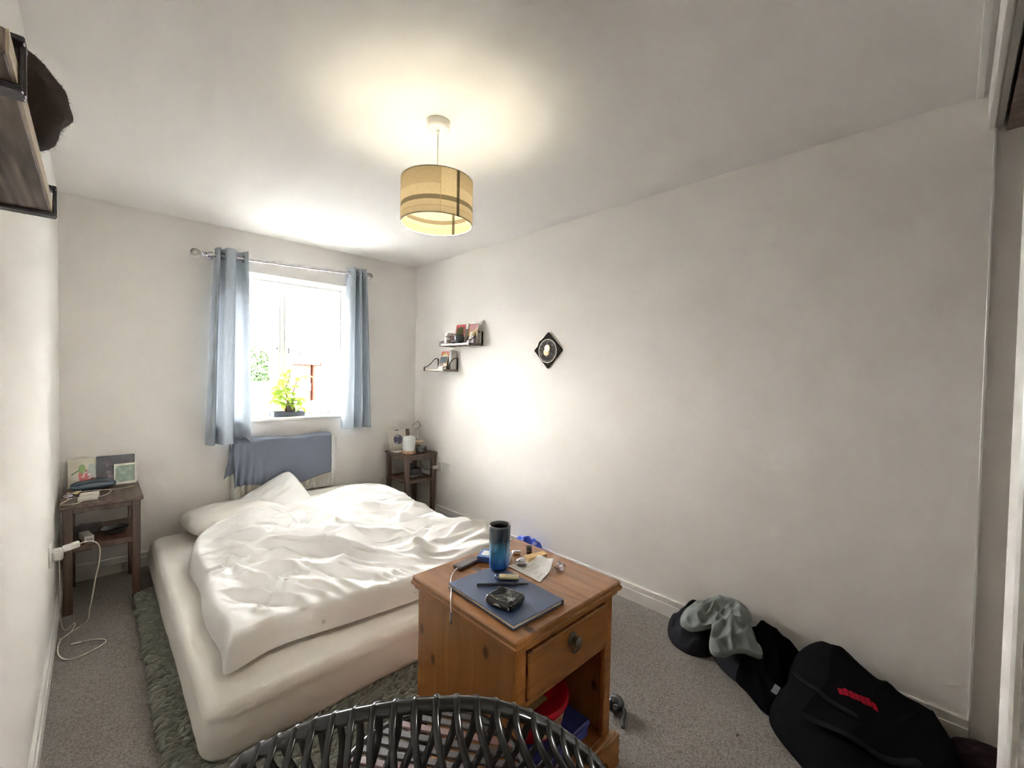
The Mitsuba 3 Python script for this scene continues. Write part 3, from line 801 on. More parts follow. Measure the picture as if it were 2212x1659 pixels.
flatpic('art_print', 0.185, 0.195, art_globe, (2.010, 3.712, TZ), (0, 0.20, 1), 'white print with a dark round disc leaning on the right bedside table', 'picture')
flatpic('framed_picture', 0.17, 0.190, lambda u, v: layers(C(70, 52, 42), (np.clip((nz(u * 8, v * 14, 0, 73) - 0.5) * 4, 0, 1), C(130, 108, 88))), (2.072, 3.722, TZ), (0, 0.20, 1), 'brown patterned card behind the white disc print', 'picture', t=0.008, back=tuple(C(60, 45, 38)))
t = thing('diffuser', 'white cylindrical diffuser on a pale wooden base on the right bedside table', 'diffuser')
add('base', lathe([(0, 0), (0.062, 0), (0.066, 0.006), (0.063, 0.024), (0.058, 0.03), (0, 0.03)], 40, (2.075, 3.475, TZ)), 'satin', C(140, 108, 84), parent=t)
add('body', lathe([(0, 0.03), (0.056, 0.03), (0.056, 0.06), (0.053, 0.150), (0.050, 0.158), (0, 0.160)], 40, (2.075, 3.475, TZ)), 'gloss', C(236, 238, 238), parent=t)
flatpic('leaflet', 0.12, 0.11, lambda u, v: layers(C(228, 222, 208), (np.clip((nz(u * 7, v * 7, 0, 75) - 0.55) * 5, 0, 1) * disc(u, v, 0.45, 0.55, 0.4, 0.35), C(140, 118, 92))), (1.992, 3.56, TZ + 0.004), (-0.15, 1, 0), 'printed white leaflet at the left corner of the right bedside table', 'paper', t=0.003)
t = thing('clock_radio', 'dark grey bedside radio next to the white diffuser', 'radio')
add('body', put(box(-0.05, 0.05, -0.03, 0.03, 0, 0.06, 0.012), rotz(20, (2.195, 3.45, TZ))), 'satin', C(48, 50, 50), parent=t)
add('dial', put(lathe([(0, 0), (0.02, 0), (0.02, 0.008), (0, 0.01)], 24), frame((2.218, 3.430, TZ + 0.035), (1, 0.36, 0), (0, 0, 1))), 'satin', C(25, 25, 26), parent=t)
dm = trimesh.creation.icosphere(3, 1.0)
dv = dm.vertices.copy()
dm.vertices = dv * (0.055, 0.03, 0.022) * (0.7 + 0.6 * nz(dv[:, 0] * 3, dv[:, 1] * 3, dv[:, 2] * 3, 77))[:, None] + (2.195, 3.50, TZ + 0.088)
add('driftwood', dm, 'matte', C(176, 160, 142), smooth=True, label='pale knobbly driftwood piece lying on the dark radio', category='driftwood')
dm = trimesh.creation.icosphere(3, 1.0)
dm.vertices = dm.vertices * (0.035, 0.025, 0.05) * (0.75 + 0.5 * nz(dv[:, 0] * 4, dv[:, 1] * 4, dv[:, 2] * 4, 78))[:, None] + (2.235, 3.60, TZ + 0.05)
add('ornament', dm, 'matte', C(150, 128, 106), smooth=True, label='brown knobbly ornament standing behind the driftwood', category='ornament')
t = thing('reading_lamp', 'slim white lamp with a square ring head on the right bedside table', 'lamp')
add('base', lathe([(0, 0), (0.036, 0), (0.036, 0.012), (0.03, 0.016), (0, 0.017)], 36, (2.270, 3.62, TZ)), 'white_gloss', parent=t)
add('stem', tube(spline([(2.270, 3.62, TZ + 0.015), (2.262, 3.63, TZ + 0.10), (2.258, 3.64, TZ + 0.19)], 14), 0.006, 10), 'white_gloss', parent=t)
hm = cat(ring(-0.038, 0.038, -0.038, 0.038, 0.012, -0.005, 0.005, 0.002))
add('head', put(hm, frame((2.262, 3.65, TZ + 0.228), (0.8, -0.15, 0.55), (0.1, 0.8, 0.3))), 'satin', C(196, 192, 184), parent=t)
t = thing('speaker', 'black speaker with a white line on the lower shelf of the right bedside table', 'speaker')
add('body', put(box(-0.06, 0.06, -0.045, 0.045, 0, 0.085, 0.006), rotz(8, (2.145, 3.50, SH))), 'satin', C(26, 26, 28), parent=t)
add('top', put(box(-0.02, 0.02, -0.02, 0.02, 0.085, 0.125, 0.008), rotz(8, (2.125, 3.52, SH))), 'satin', C(26, 26, 28), parent=t)
add('light_strip', put(box(-0.061, 0.061, -0.046, 0.046, 0.018, 0.023, 0.001), rotz(8, (2.145, 3.50, SH))), 'satin', C(205, 205, 205), parent=t)
t = thing('plug_charger', 'white plug-in charger on the wall beside the right bedside table', 'plug')
add('body', box(XR - 0.075, XR - 0.010, 3.33, 3.365, 0.452, 0.480, 0.005), 'white_gloss', parent=t)
add('plate', box(XR - 0.009, XR, 3.305, 3.39, 0.425, 0.51, 0.003), 'white_gloss', parent=t)
add('cord', tube(spline([(XR - 0.078, 3.348, 0.466), (XR - 0.12, 3.42, 0.45), (XR - 0.10, 3.52, 0.50), (XR - 0.14, 3.55, 0.57)], 30), 0.003, 6), 'satin', C(40, 38, 38), parent=t)
add('lamp_cord', tube(spline([(2.27, 3.585, TZ + 0.006), (2.255, 3.50, TZ + 0.004), (2.262, 3.41, TZ + 0.004), (2.262, 3.366, TZ - 0.004), (2.25, 3.355, TZ - 0.06), (2.20, 3.36, TZ - 0.12), (2.15, 3.42, TZ - 0.10)], 50), 0.002, 6), 'satin', C(50, 44, 42), label='dark cord hanging over the front of the right bedside table', category='cable')

# ================================================================= wall shelves on the right wall
def bracket(y, xf, zb, w=0.022, s=1):
    """flat strap: plate on the wall, under the board, lip at the front, thin curved arm back up to the wall"""
    t_ = 0.003
    pl = [box(XR - t_, XR, y - w / 2, y + w / 2, zb - t_, zb + 0.115, 0.001), box(xf, XR, y - w / 2, y + w / 2, zb - t_, zb, 0.001), box(xf - t_, xf, y - w / 2, y + w / 2, zb - t_, zb + 0.035, 0.001)]
    arm = spline([(xf - 0.0015, y, zb + 0.033), (xf + 0.03, y, zb + 0.042), (xf + 0.075, y, zb + 0.075), (xf + 0.115, y, zb + 0.112), (XR - 0.002, y, zb + 0.113)], 24)
    return pl + [tube(arm, 0.004, 8)]


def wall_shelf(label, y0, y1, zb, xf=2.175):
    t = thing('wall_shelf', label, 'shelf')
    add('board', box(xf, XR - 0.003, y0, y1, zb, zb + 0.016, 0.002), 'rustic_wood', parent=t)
    add('front_edge', box(xf - 0.0008, xf + 0.001, y0 + 0.001, y1 - 0.001, zb + 0.001, zb + 0.0155), 'satin', C(206, 190, 166), parent=t, label='pale front edge')  # thin strip along the front, coloured paler than the board
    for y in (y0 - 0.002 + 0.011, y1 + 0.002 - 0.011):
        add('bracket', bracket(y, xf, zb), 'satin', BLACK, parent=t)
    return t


UZ, LZ = 1.583, 1.365
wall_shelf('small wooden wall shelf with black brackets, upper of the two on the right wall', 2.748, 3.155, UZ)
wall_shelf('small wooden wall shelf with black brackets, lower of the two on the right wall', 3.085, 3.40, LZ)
UT, LT = UZ + 0.0165, LZ + 0.0165

mug = thing('mug', 'white mug with black lettering at the left end of the upper wall shelf', 'mug')
MX, MY, MR = 2.222, 3.085, 0.041
add('cup', lathe([(0, 0), (MR - 0.003, 0), (MR, 0.004), (MR, 0.095), (MR - 0.004, 0.095), (MR - 0.005, 0.01), (0, 0.008)], 48, (MX, MY, UT)), 'gloss', C(232, 228, 222), parent=mug)
add('handle', tube(spline([(MX + 0.010, MY - MR + 0.002, UT + 0.078), (MX + 0.016, MY - MR - 0.024, UT + 0.072), (MX + 0.018, MY - MR - 0.028, UT + 0.045), (MX + 0.012, MY - MR + 0.001, UT + 0.022)], 20), 0.005, 8), 'gloss', C(232, 228, 222), parent=mug)


def wrap_text(txt, height, z, phi0):
    m = meshkit.text_mesh(txt, height, 0.0012, bold=True)
    m = trimesh.Trimesh(*trimesh.remesh.subdivide_to_size(m.vertices, m.faces, 0.006), process=False)
    v = m.vertices
    w_ = v[:, 0].max()
    ph = phi0 + (v[:, 0] - w_ / 2) / MR
    rr = MR + 0.0002 + v[:, 2]
    m.vertices = np.stack([MX + rr * np.cos(ph), MY + rr * np.sin(ph), UT + z + v[:, 1]], -1)
    return m


ph = math.atan2(-MY, -MX) - 0.22
add('lettering', [wrap_text('evo', 0.022, 0.053, ph), wrap_text('.lu', 0.026, 0.014, ph)], 'satin', C(30, 28, 28), parent=mug, label='black lettering on the mug')
add('pebble', put(trimesh.creation.icosphere(3, 1.0), np.diag([0.026, 0.04, 0.022, 1]) + np.array([[0, 0, 0, 2.225], [0, 0, 0, 3.012], [0, 0, 0, UT + 0.021], [0, 0, 0, 0]])), 'satin', C(66, 48, 48), smooth=True, label='dark brown pebble-shaped trinket beside the mug', category='trinket')
YX = (0, -1, 0)          # pictures on the right wall read along -y


def standing(name, w, h, fn, y_left, x, z, label, category, lean=0.18, turn=0.0, t=0.01, n=36, back=(0.75, 0.72, 0.68), group=None):
    m, c = picture(w, h, fn, n, t, back)
    return add(name, put(m, frame((x, y_left, z), (turn, -1, 0), (lean, 0, 1))), 'satin', c, smooth=False, label=label, category=category, group=group)


standing('book', 0.135, 0.175, lambda u, v: layers(C(146, 34, 42), (disc(u, v, 0.75, 0.75, 0.25, 0.14), C(120, 52, 44))), 3.072, 2.265, UT, 'red paperback standing behind the cactus on the upper shelf', 'book', t=0.014)
standing('book', 0.03, 0.172, lambda u, v: layers(C(214, 206, 190), (np.clip((nz(u * 3, v * 12, 0, 81) - 0.6) * 6, 0, 1), C(120, 110, 90))), 2.890, 2.250, UT, 'cream spined book between the red paperback and the magazine', 'book', t=0.05, lean=0.06)


def mag(u, v):
    base = layers(C(128, 78, 74), ((v < 0.36), C(96, 76, 80)), (rect(u, v, 0.05, 0.4, 0.12, 0.24), C(52, 36, 44)))
    strokes = 0 * u
    for k, cx in enumerate((0.08, 0.24, 0.42, 0.60, 0.78, 0.92)):
        strokes = np.maximum(strokes, (np.abs(u - cx + 0.12 * (v - 0.5)) < 0.030) * (v > 0.36 + 0.04 * (k % 2)) * (v < 0.66 + 0.06 * (k % 3)))
        strokes = np.maximum(strokes, ((np.abs(np.hypot((u - cx - 0.05) / 0.085, (v - 0.48) / 0.08) - 1) < 0.25)) * (k % 2))
    return layers(base, (strokes, C(196, 180, 92)))


standing('magazine', 0.13, 0.165, mag, 2.868, 2.242, UT, 'magazine with yellow lettering on the upper wall shelf', 'magazine', t=0.004, n=60)
standing('postcard', 0.035, 0.19, lambda u, v: layers(C(222, 216, 205), (disc(u, v, 0.6, 0.9, 0.3, 0.04), C(150, 145, 135))), 2.775, 2.290, UT, 'tall white card at the right end of the upper wall shelf', 'card', t=0.003, lean=0.1)
standing('book', 0.03, 0.10, lambda u, v: layers(C(205, 198, 186), (0 * u, C(0, 0, 0))), 2.800, 2.205, UT, 'small pale booklet behind the right bracket of the upper shelf', 'book', t=0.006, lean=0.35)
cac = thing('cactus', 'small cactus in a dark glazed pot on the upper wall shelf', 'plant')
add('pot', lathe([(0, 0), (0.028, 0), (0.042, 0.02), (0.045, 0.045), (0.040, 0.068), (0.036, 0.072), (0.033, 0.07), (0.03, 0.06), (0, 0.058)], 36, (2.212, 2.925, UT)), 'gloss', C(46, 54, 58), parent=cac)
a_, v_ = np.meshgrid(np.linspace(0, 2 * PI, 97), np.linspace(0, 1, 24), indexing='ij')
rr = 0.030 * np.sqrt(np.clip(1 - (2 * v_ - 0.85) ** 2 / 1.4, 0.0, 1)) * (1 + 0.10 * np.cos(a_ * 12))
add('stem', sheet(np.stack([2.212 + rr * np.cos(a_) + 0.012 * v_, 2.925 + rr * np.sin(a_) - 0.01 * v_, UT + 0.055 + 0.085 * v_], -1)), 'matte', layers(C(84, 88, 60), (np.clip(np.cos(a_ * 12), 0, 1) ** 3 * 0.7, C(140, 122, 92))).reshape(-1, 3), smooth=True, parent=cac)


def art_orange(u, v):
    t_ = np.clip(v, 0, 1)
    tri = (v > 0.45) & (np.abs(u - 0.5) < 0.42 * (0.95 - v) / 0.5)
    return layers(C(150, 74, 48), (np.hypot((u - 0.5) / 0.42, (v - 0.55) / 0.36) < 1, C(190, 165, 100)), (tri, C(170, 178, 132)), (rect(u, v, 0.47, 0.54, 0.82, 0.92), C(60, 45, 25)), (disc(u, v, 0.16, 0.58, 0.05, 0.04), C(110, 90, 40)), (disc(u, v, 0.85, 0.58, 0.05, 0.04), C(110, 90, 40)))


standing('book', 0.125, 0.165, art_orange, 3.285, 2.262, LT, 'orange book with a triangle emblem on the lower wall shelf', 'book', t=0.012)
standing('photo_print', 0.112, 0.125, lambda u, v: layers(C(226, 220, 210), (rect(u, v, 0.04, 0.96, 0.25, 0.96), C(40, 44, 48)), (rect(u, v, 0.04, 0.96, 0.25, 0.42) * nz(u * 9, v * 9, 0, 83), C(150, 125, 110))), 3.256, 2.225, LT, 'dark photo with white border in front of the orange book', 'picture', t=0.002, lean=0.30)
standing('book', 0.060, 0.165, lambda u, v: layers(C(150, 130, 132), (disc(u, v, 0.35, 0.75, 0.3, 0.15), C(90, 60, 64)), (rect(u, v, 0.55, 0.72, 0, 1), C(190, 184, 182))), 3.165, 2.275, LT, 'mauve patterned book beside the orange book', 'book', t=0.012, lean=0.14)
standing('book', 0.028, 0.168, lambda u, v: layers(C(128, 126, 124), (0 * u, C(0, 0, 0))), 3.125, 2.255, LT, 'grey spined book at the right end of the lower wall shelf', 'book', t=0.06, lean=0.02)
standing('card', 0.05, 0.055, lambda u, v: layers(C(196, 176, 148), (np.clip((nz(u * 6, v * 6, 0, 85) - 0.6) * 5, 0, 1), C(120, 100, 80))), 3.165, 2.215, LT, 'small buff card in the right corner of the lower shelf', 'card', t=0.002, lean=0.2)

# ================================================================= diamond wall plaque
pq = thing('wall_plaque', 'black diamond-shaped plaque with a white ring and cream crescent on the right wall', 'wall art')
PCY, PCZ = 2.022, 1.525
dia = frame((XR - 0.001, PCY, PCZ), (0, -1, 0), (0, 0, 1))
add('board', put(prism([(0, 0.127), (-0.045, 0.086), (-0.082, 0.062), (-0.095, 0.03), (-0.130, 0.0), (0, -0.130), (0.130, 0.0)][::-1], 0.014), frame((XR, PCY, PCZ), (0, -1, 0), (0, 0, 1)) @ np.diag([1, 1, 1, 1.0])), 'matte', C(34, 32, 30), parent=pq)
rr_, aa_ = np.meshgrid(np.linspace(0, 1, 40), np.linspace(0, 2 * PI, 121), indexing='ij')
dcol = layers(C(50, 47, 45), ((rr_ > 0.94), C(226, 224, 218)), (((rr_ > 0.80) & (rr_ < 0.86) & (np.cos(aa_ * 24) > 0.3)), C(120, 116, 110)), (np.clip((nz(rr_ * 12, aa_ * 9, 0, 87) - 0.62) * 6, 0, 1) * (rr_ < 0.92), C(100, 96, 90)))
add('dial', put(sheet(np.stack([0.085 * rr_ * np.cos(aa_), 0.085 * rr_ * np.sin(aa_), 0.0148 + 0 * rr_], -1)), frame((XR, PCY, PCZ - 0.006), (0, -1, 0), (0, 0, 1))), 'matte', dcol.reshape(-1, 3), smooth=False, parent=pq, label='round grey dial with a white ring')
add('moon', put(lathe([(0, 0), (0.026, 0), (0.028, 0.004), (0.025, 0.008), (0, 0.010)], 40), frame((XR - 0.014, PCY - 0.002, PCZ + 0.012), (0, -1, 0), (0, 0, 1))), 'satin', C(214, 206, 182), parent=pq, label='cream domed disc')
add('sun', put(lathe([(0, 0), (0.026, 0), (0.028, 0.003), (0.025, 0.005), (0, 0.006)], 40), frame((XR - 0.014, PCY + 0.008, PCZ - 0.014), (0, -1, 0), (0, 0, 1))), 'satin', C(186, 164, 112), parent=pq, label='tan domed disc')

# ================================================================= shelf on the left wall
ZS = 1.562
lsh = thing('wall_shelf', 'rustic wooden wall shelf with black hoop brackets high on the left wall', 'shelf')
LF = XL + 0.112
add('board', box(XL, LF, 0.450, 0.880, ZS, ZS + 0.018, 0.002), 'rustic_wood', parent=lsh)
add('front_edge', box(LF - 0.001, LF + 0.0008, 0.451, 0.879, ZS + 0.001, ZS + 0.0175), 'satin', C(206, 190, 166), parent=lsh, label='pale front edge')  # front face gets a paler cream strip than the rest of the board
for y in (0.500, 0.872):
    w, v2, hh = 0.020, 0.004, 0.036
    add('bracket', [box(XL, LF + 0.004, y - w / 2, y + w / 2, ZS - 0.005, ZS, 0.001), box(LF + 0.001, LF + 0.005, y - v2, y + v2, ZS - 0.005, ZS + hh, 0.001), box(XL, LF + 0.005, y - w / 2, y + w / 2, ZS + hh - 0.005, ZS + hh, 0.001), box(XL, XL + 0.004, y - w / 2, y + w / 2, ZS - 0.004, ZS + hh, 0.001)], 'satin', (0.008, 0.005, 0.006), parent=lsh)
hat = thing('fur_hat', 'brown fuzzy hat poking over the front edge of the left wall shelf', 'hat')
hm = trimesh.creation.icosphere(4, 1.0)
hv = hm.vertices.copy()
hm.vertices = hv * (0.070, 0.088, 0.056) * (0.92 + 0.16 * nz(hv[:, 0] * 3, hv[:, 1] * 3, hv[:, 2] * 3, 91))[:, None]
yy_ = np.clip(hv[:, 1], 0, 1)
hm.vertices = hm.vertices * np.c_[1 - 0.35 * yy_, 1 + 0.7 * yy_, 1 - 0.35 * yy_] + np.c_[-0.02 * yy_, 0 * yy_, -0.012 * yy_]
hm.apply_translation((LF - 0.046, 0.710, ZS + 0.018 + 0.055))
hc = layers(C(40, 32, 28), (np.clip((hm.vertices[:, 1] - 0.74) / 0.06, 0, 1), C(96, 78, 64)))
add('crown', hm, 'cloth', hc, smooth=True, parent=hat)
fur = []
r_ = np.random.default_rng(5)
hn_ = hv / np.array([0.078, 0.098, 0.060])
hn_ /= np.linalg.norm(hn_, axis=1, keepdims=True)
for k in range(16000):
    f_ = hm.faces[r_.integers(len(hm.faces))]
    b_ = r_.dirichlet((1, 1, 1))
    p, nrm = b_ @ hm.vertices[f_], b_ @ hn_[f_]
    if p[1] < 0.72 and r_.random() < 0.6:
        continue
    d_ = nrm * r_.uniform(0.001, 0.0035) + np.array((0, 0.003, 0)) + r_.normal(0, 0.0022, 3)
    if p[2] + d_[2] < ZS + 0.02:
        continue
    s_ = np.cross(nrm, r_.normal(size=3)); s_ *= 0.0002 / np.linalg.norm(s_)
    fur.append((p - s_, p + s_, p + d_ * (1.7 if p[1] > 0.75 else 0.7)))
fv = np.array(fur).reshape(-1, 3)
fcol = np.repeat(layers(C(56, 46, 40), (np.clip((fv[::3, 1] - 0.73) / 0.06, 0, 1), C(128, 106, 88))), 3, 0)
add('fur', trimesh.Trimesh(fv, np.arange(len(fv)).reshape(-1, 3), process=False), 'matte', fcol, smooth=False, parent=hat, kind='stuff')

# ================================================================= pine bedside chest
ZT = 0.645
ch = thing('pine_bedside_chest', 'orange pine bedside chest with one drawer over an open shelf', 'bedside chest')
PX0, PX1, PY0, PY1 = 0.812, 1.283, 0.800, 1.285
# moulded top: stacked lips with rounded edges
def moulded(zs):
    ms = []
    for z0, z1, o, r in zs:
        ms.append(box(PX0 - o, PX1 + o, PY0 - o, PY1 + o * 0.6, z0, z1, r))
    return ms


add('top', moulded([(ZT - 0.020, ZT, 0.020, 0.007), (ZT - 0.030, ZT - 0.016, 0.024, 0.006), (ZT - 0.046, ZT - 0.028, 0.013, 0.007)]), 'pine', parent=ch)
add('side', box(PX0, PX0 + 0.018, PY0, PY1, 0.0, ZT - 0.030, 0.003), 'pine', parent=ch)
add('side', box(PX1 - 0.018, PX1, PY0, PY1, 0.0, ZT - 0.030, 0.003), 'pine', parent=ch)
add('back', box(PX0 + 0.018, PX1 - 0.018, PY1 - 0.012, PY1 - 0.002, 0.03, ZT - 0.03), 'pine', parent=ch)
add('stile', box(PX0 + 0.003, PX0 + 0.042, PY0 - 0.002, PY0 + 0.018, 0.09, ZT - 0.040, 0.004), 'pine', parent=ch)
add('stile', box(PX1 - 0.042, PX1 - 0.003, PY0 - 0.002, PY0 + 0.018, 0.09, ZT - 0.040, 0.004), 'pine', parent=ch)
add('rail', box(PX0 + 0.042, PX1 - 0.042, PY0, PY0 + 0.018, ZT - 0.060, ZT - 0.040, 0.003), 'pine', parent=ch)
add('rail', box(PX0 + 0.042, PX1 - 0.042, PY0, PY0 + 0.018, 0.425, 0.445, 0.003), 'pine', parent=ch)
add('shelf', box(PX0 + 0.018, PX1 - 0.018, PY0 + 0.004, PY1 - 0.012, 0.095, 0.113, 0.002), 'pine', parent=ch)
add('drawer_floor', box(PX0 + 0.018, PX1 - 0.018, PY0 + 0.018, PY1 - 0.012, 0.425, 0.437), 'pine', parent=ch)
dr_ = add('drawer', [box(PX0 + 0.044, PX1 - 0.044, PY0 - 0.008, PY0 + 0.010, 0.448, ZT - 0.062, 0.006), box(PX0 + 0.06, PX1 - 0.06, PY0 + 0.01, PY1 - 0.04, 0.455, 0.56)], 'pine', parent=ch)
kx = (PX0 + PX1) / 2
add('knob', [put(lathe([(0, 0), (0.022, 0), (0.020, 0.004), (0.009, 0.008), (0.009, 0.016), (0.016, 0.022), (0.017, 0.028), (0.010, 0.033), (0, 0.034)], 28), frame((kx, PY0 - 0.007, 0.545), (1, 0, 0), (0, 0, 1))), put(trimesh.creation.torus(0.017, 0.003, 24, 8), frame((kx, PY0 - 0.028, 0.526), (1, 0, 0), (0, -0.3, 1)))], 'satin', C(52, 46, 34), parent=dr_, label='dark aged metal drawer pull')
# plinth with a wavy bracket-foot outline
pts = [(0, 0), (0.055, 0)]
pts += [(0.055 + 0.030 * k / 8, 0.055 * math.sin(k / 8 * PI / 2)) for k in range(1, 9)]
W_ = PX1 - PX0 + 0.05
pts += [(W_ / 2 + d, 0.055 + 0.012 * math.cos(d / 0.12 * PI)) for d in np.linspace(-0.12, 0.12, 13)]
pts += [(W_ - 0.085 + 0.030 * k / 8, 0.055 * math.cos(k / 8 * PI / 2)) for k in range(0, 9)]
pts += [(W_ - 0.055, 0), (W_, 0)]
edge_ = [(W_ + 0.004 * math.sin(k * 1.9), 0.105 * k / 10) for k in range(1, 11)]
pts += edge_ + [(0, 0.105)]
add('plinth', [put(prism(pts, 0.02), frame((PX0 - 0.025, PY0 - 0.005, 0), (1, 0, 0), (0, 0, 1))), box(PX0 - 0.022, PX0 - 0.001, PY0 - 0.02, PY1, 0.02, 0.095, 0.006), box(PX1 + 0.001, PX1 + 0.022, PY0 - 0.02, PY1, 0.0, 0.095, 0.006), box(PX0 - 0.02, PX1 + 0.02, PY0 - 0.016, PY0 + 0.004, 0.095, 0.112, 0.006)], 'pine', parent=ch)

# inside the open shelf
tub = thing('sweet_tub', 'red plastic tub with cream label inside the pine chest', 'tub')
tc = (1.065, 0.985)
add('bowl', lathe([(0, 0), (0.105, 0), (0.112, 0.006), (0.128, 0.10), (0.124, 0.10), (0.108, 0.008), (0, 0.006)], 56, (*tc, 0.172)), 'gloss', C(120, 8, 20), parent=tub)
add('lid', lathe([(0, 0.108), (0.118, 0.112), (0.134, 0.108), (0.137, 0.098), (0.137, 0.086), (0.132, 0.086), (0.130, 0.098), (0, 0.100)], 56, (*tc, 0.172)), 'gloss', C(130, 10, 24), parent=tub)
aa2, vv2 = np.meshgrid(np.linspace(-0.55, 0.55, 40), np.linspace(0, 1, 12), indexing='ij')
ph0 = math.atan2(-0.9, -0.15)
rad_ = 0.1155 + 0.0125 * vv2 + 0.0018
add('label', sheet(np.stack([tc[0] + rad_ * np.cos(ph0 + aa2 + 0.25), tc[1] + rad_ * np.sin(ph0 + aa2 + 0.25), 0.172 + 0.018 + vv2 * 0.062 + 0 * aa2], -1)), 'satin', layers(C(196, 176, 130), ((np.abs(vv2 - 0.5 - 0.22 * np.sin(aa2 * 26)) < 0.10) * (np.abs(aa2) < 0.42), C(130, 28, 36)), (((vv2 < 0.07) | (vv2 > 0.93)), C(130, 28, 36))).reshape(-1, 3), smooth=False, parent=tub, label='cream script label')
qm = sheet(np.stack([*(lambda u, v: (tc[0] - 0.09 + 0.095 * u, tc[1] - 0.085 + 0.085 * v, 0.172 + 0.1125 + 0 * u))(*np.meshgrid(np.linspace(0, 1, 24), np.linspace(0, 1, 24), indexing='ij'))], -1))
uq, vq = np.meshgrid(np.linspace(0, 1, 24), np.linspace(0, 1, 24), indexing='ij')
add('lid_label', qm, 'satin', layers(C(190, 168, 124), (disc(uq, vq, 0.5, 0.5, 0.24), C(110, 84, 60)), (disc(uq, vq, 0.5, 0.55, 0.1), C(150, 120, 84))).reshape(-1, 3), smooth=False, parent=tub, label='cream square label on the lid')
t = thing('biscuit_tin', 'blue box under the red tub inside the pine chest', 'box')
add('body', box(0.90, 1.215, 0.84, 1.14, 0.1145, 0.148, 0.004), 'satin', C(40, 48, 96), parent=t)
add('edge', box(0.905, 1.21, 0.838, 0.842, 0.148, 0.152, 0.001), 'satin', C(60, 70, 130), parent=t)
add('lid', box(0.896, 1.219, 0.836, 1.144, 0.150, 0.171, 0.004), 'satin', C(36, 42, 88), parent=t)

# on top of the chest
nb = thing('hardback_notebook', 'navy hardback notebook lying on the pine chest', 'notebook')
NM = rotz(-1.5, (0.936, 0.978, ZT + 0.001))
add('pages', put(box(-0.105, 0.098, -0.155, 0.155, 0.0025, 0.0125, 0.001), NM), 'matte', C(214, 206, 190), parent=nb)
add('cover', [put(box(-0.108, 0.103, -0.158, 0.158, 0, 0.0025, 0.001), NM), put(box(-0.108, 0.103, -0.158, 0.158, 0.0125, 0.015, 0.001), NM), put(box(0.098, 0.104, -0.158, 0.158, 0.0, 0.015, 0.002), NM)], 'satin', C(40, 54, 80), parent=nb, label='navy cloth cover')
NZ = ZT + 0.0165
tb = thing('ceramic_tumbler', 'tall ceramic tumbler fading from black to blue on the notebook corner', 'tumbler')
pr = [(0, 0), (0.030, 0), (0.035, 0.005), (0.0355, 0.02), (0.0375, 0.12), (0.0385, 0.152), (0.0375, 0.155), (0.0345, 0.154), (0.0335, 0.14), (0.031, 0.01), (0, 0.008)]
pf = np.array(spline([(0, r, z) for r, z in pr], 10))
fine = []
for (r0, z0), (r1, z1) in zip(pr[:-1], pr[1:]):
    k = max(1, int(abs(z1 - z0) / 0.008))
    fine += [(r0 + (r1 - r0) * q / k, z0 + (z1 - z0) * q / k) for q in range(k)]
fine.append(pr[-1])
tm = lathe(fine, 48, (1.035, 1.112, NZ))
tv = tm.vertices
hz = (tv[:, 2] - NZ) / 0.155
inner = np.hypot(tv[:, 0] - 1.035, tv[:, 1] - 1.112) < 0.0352 - 0.001 * (hz < 0.05) + 0.0025 * hz - 0.001
blue = layers(C(24, 66, 128), (np.clip((hz - 0.15) / 0.25, 0, 1), C(62, 132, 170)), (np.clip((hz - 0.42) / 0.26, 0, 1), C(40, 48, 58)), (np.clip((hz - 0.97) / 0.02, 0, 1), C(95, 95, 92)))
blue = blue * (0.85 + 0.3 * nz(tv[:, 0] * 90, tv[:, 1] * 90, tv[:, 2] * 60, 95))[:, None]
blue[(np.hypot(tv[:, 0] - 1.035, tv[:, 1] - 1.112) < 0.0347) & (hz > 0.04) & (hz < 0.97)] = C(22, 22, 24)
add('cup', tm, 'gloss', blue, smooth=True, parent=tb)
wl = thing('wallet', 'black leather wallet on the navy notebook', 'wallet')
WM = rotz(12, (0.888, 0.925, NZ))
bb_ = trimesh.creation.icosphere(2, 1.0).vertices
wm = trimesh.convex.convex_hull(np.vstack([bb_ * (0.014, 0.014, rz_) + (sx * 0.029, sy * 0.035, z_) for sx in (-1, 1) for sy in (-1, 1) for z_, rz_ in ((0, 0.012), (0.003, 0.012))]))
wm = trimesh.Trimesh(*trimesh.remesh.subdivide_to_size(wm.vertices, wm.faces, 0.006), process=True)
wv = wm.vertices
wm.vertices = wv + np.c_[0.003 * (nz(wv[:, 0] * 40, wv[:, 1] * 40, 0, 96) - 0.5), np.zeros(len(wv)), 0.005 * (nz(wv[:, 0] * 30, wv[:, 1] * 30, 0, 97) - 0.5) * (wv[:, 2] > 0.004)]
wm.apply_translation((0, 0, -wm.bounds[0, 2]))
add('leather', put(wm, WM), 'gloss', C(22, 21, 17), smooth=True, parent=wl)
add('cards', put(box(-0.0425, -0.0415, -0.042, 0.035, 0.008, 0.015), WM), 'satin', C(206, 206, 200), parent=wl)
add('pen', put(tube([(-0.085, 0, 0), (-0.083, 0, 0), (0.02, 0, 0), (0.068, 0, 0), (0.083, 0, 0)], [0.0035, 0.0042, 0.0042, 0.004, 0.002], 10), rotz(-40, (0.955, 1.006, NZ + 0.0044))), 'satin', C(26, 28, 34), label='black pen lying across the navy notebook', category='pen')
lg = thing('lighter', 'cream disposable lighter in front of the tumbler', 'lighter')
LM = rotz(-48, (0.994, 1.028, NZ)) @ np.diag([1.22, 1.15, 1.15, 1])
add('body', put(put(lathe([(0, -0.026), (0.0115, -0.026), (0.012, -0.024), (0.012, 0.026), (0, 0.026)], 20), np.diag([1, 0.55, 1, 1.0])), LM @ frame((0.006, 0, 0.0068), (0, 1, 0), (0, 0, 1))), 'satin', C(216, 204, 168), parent=lg)
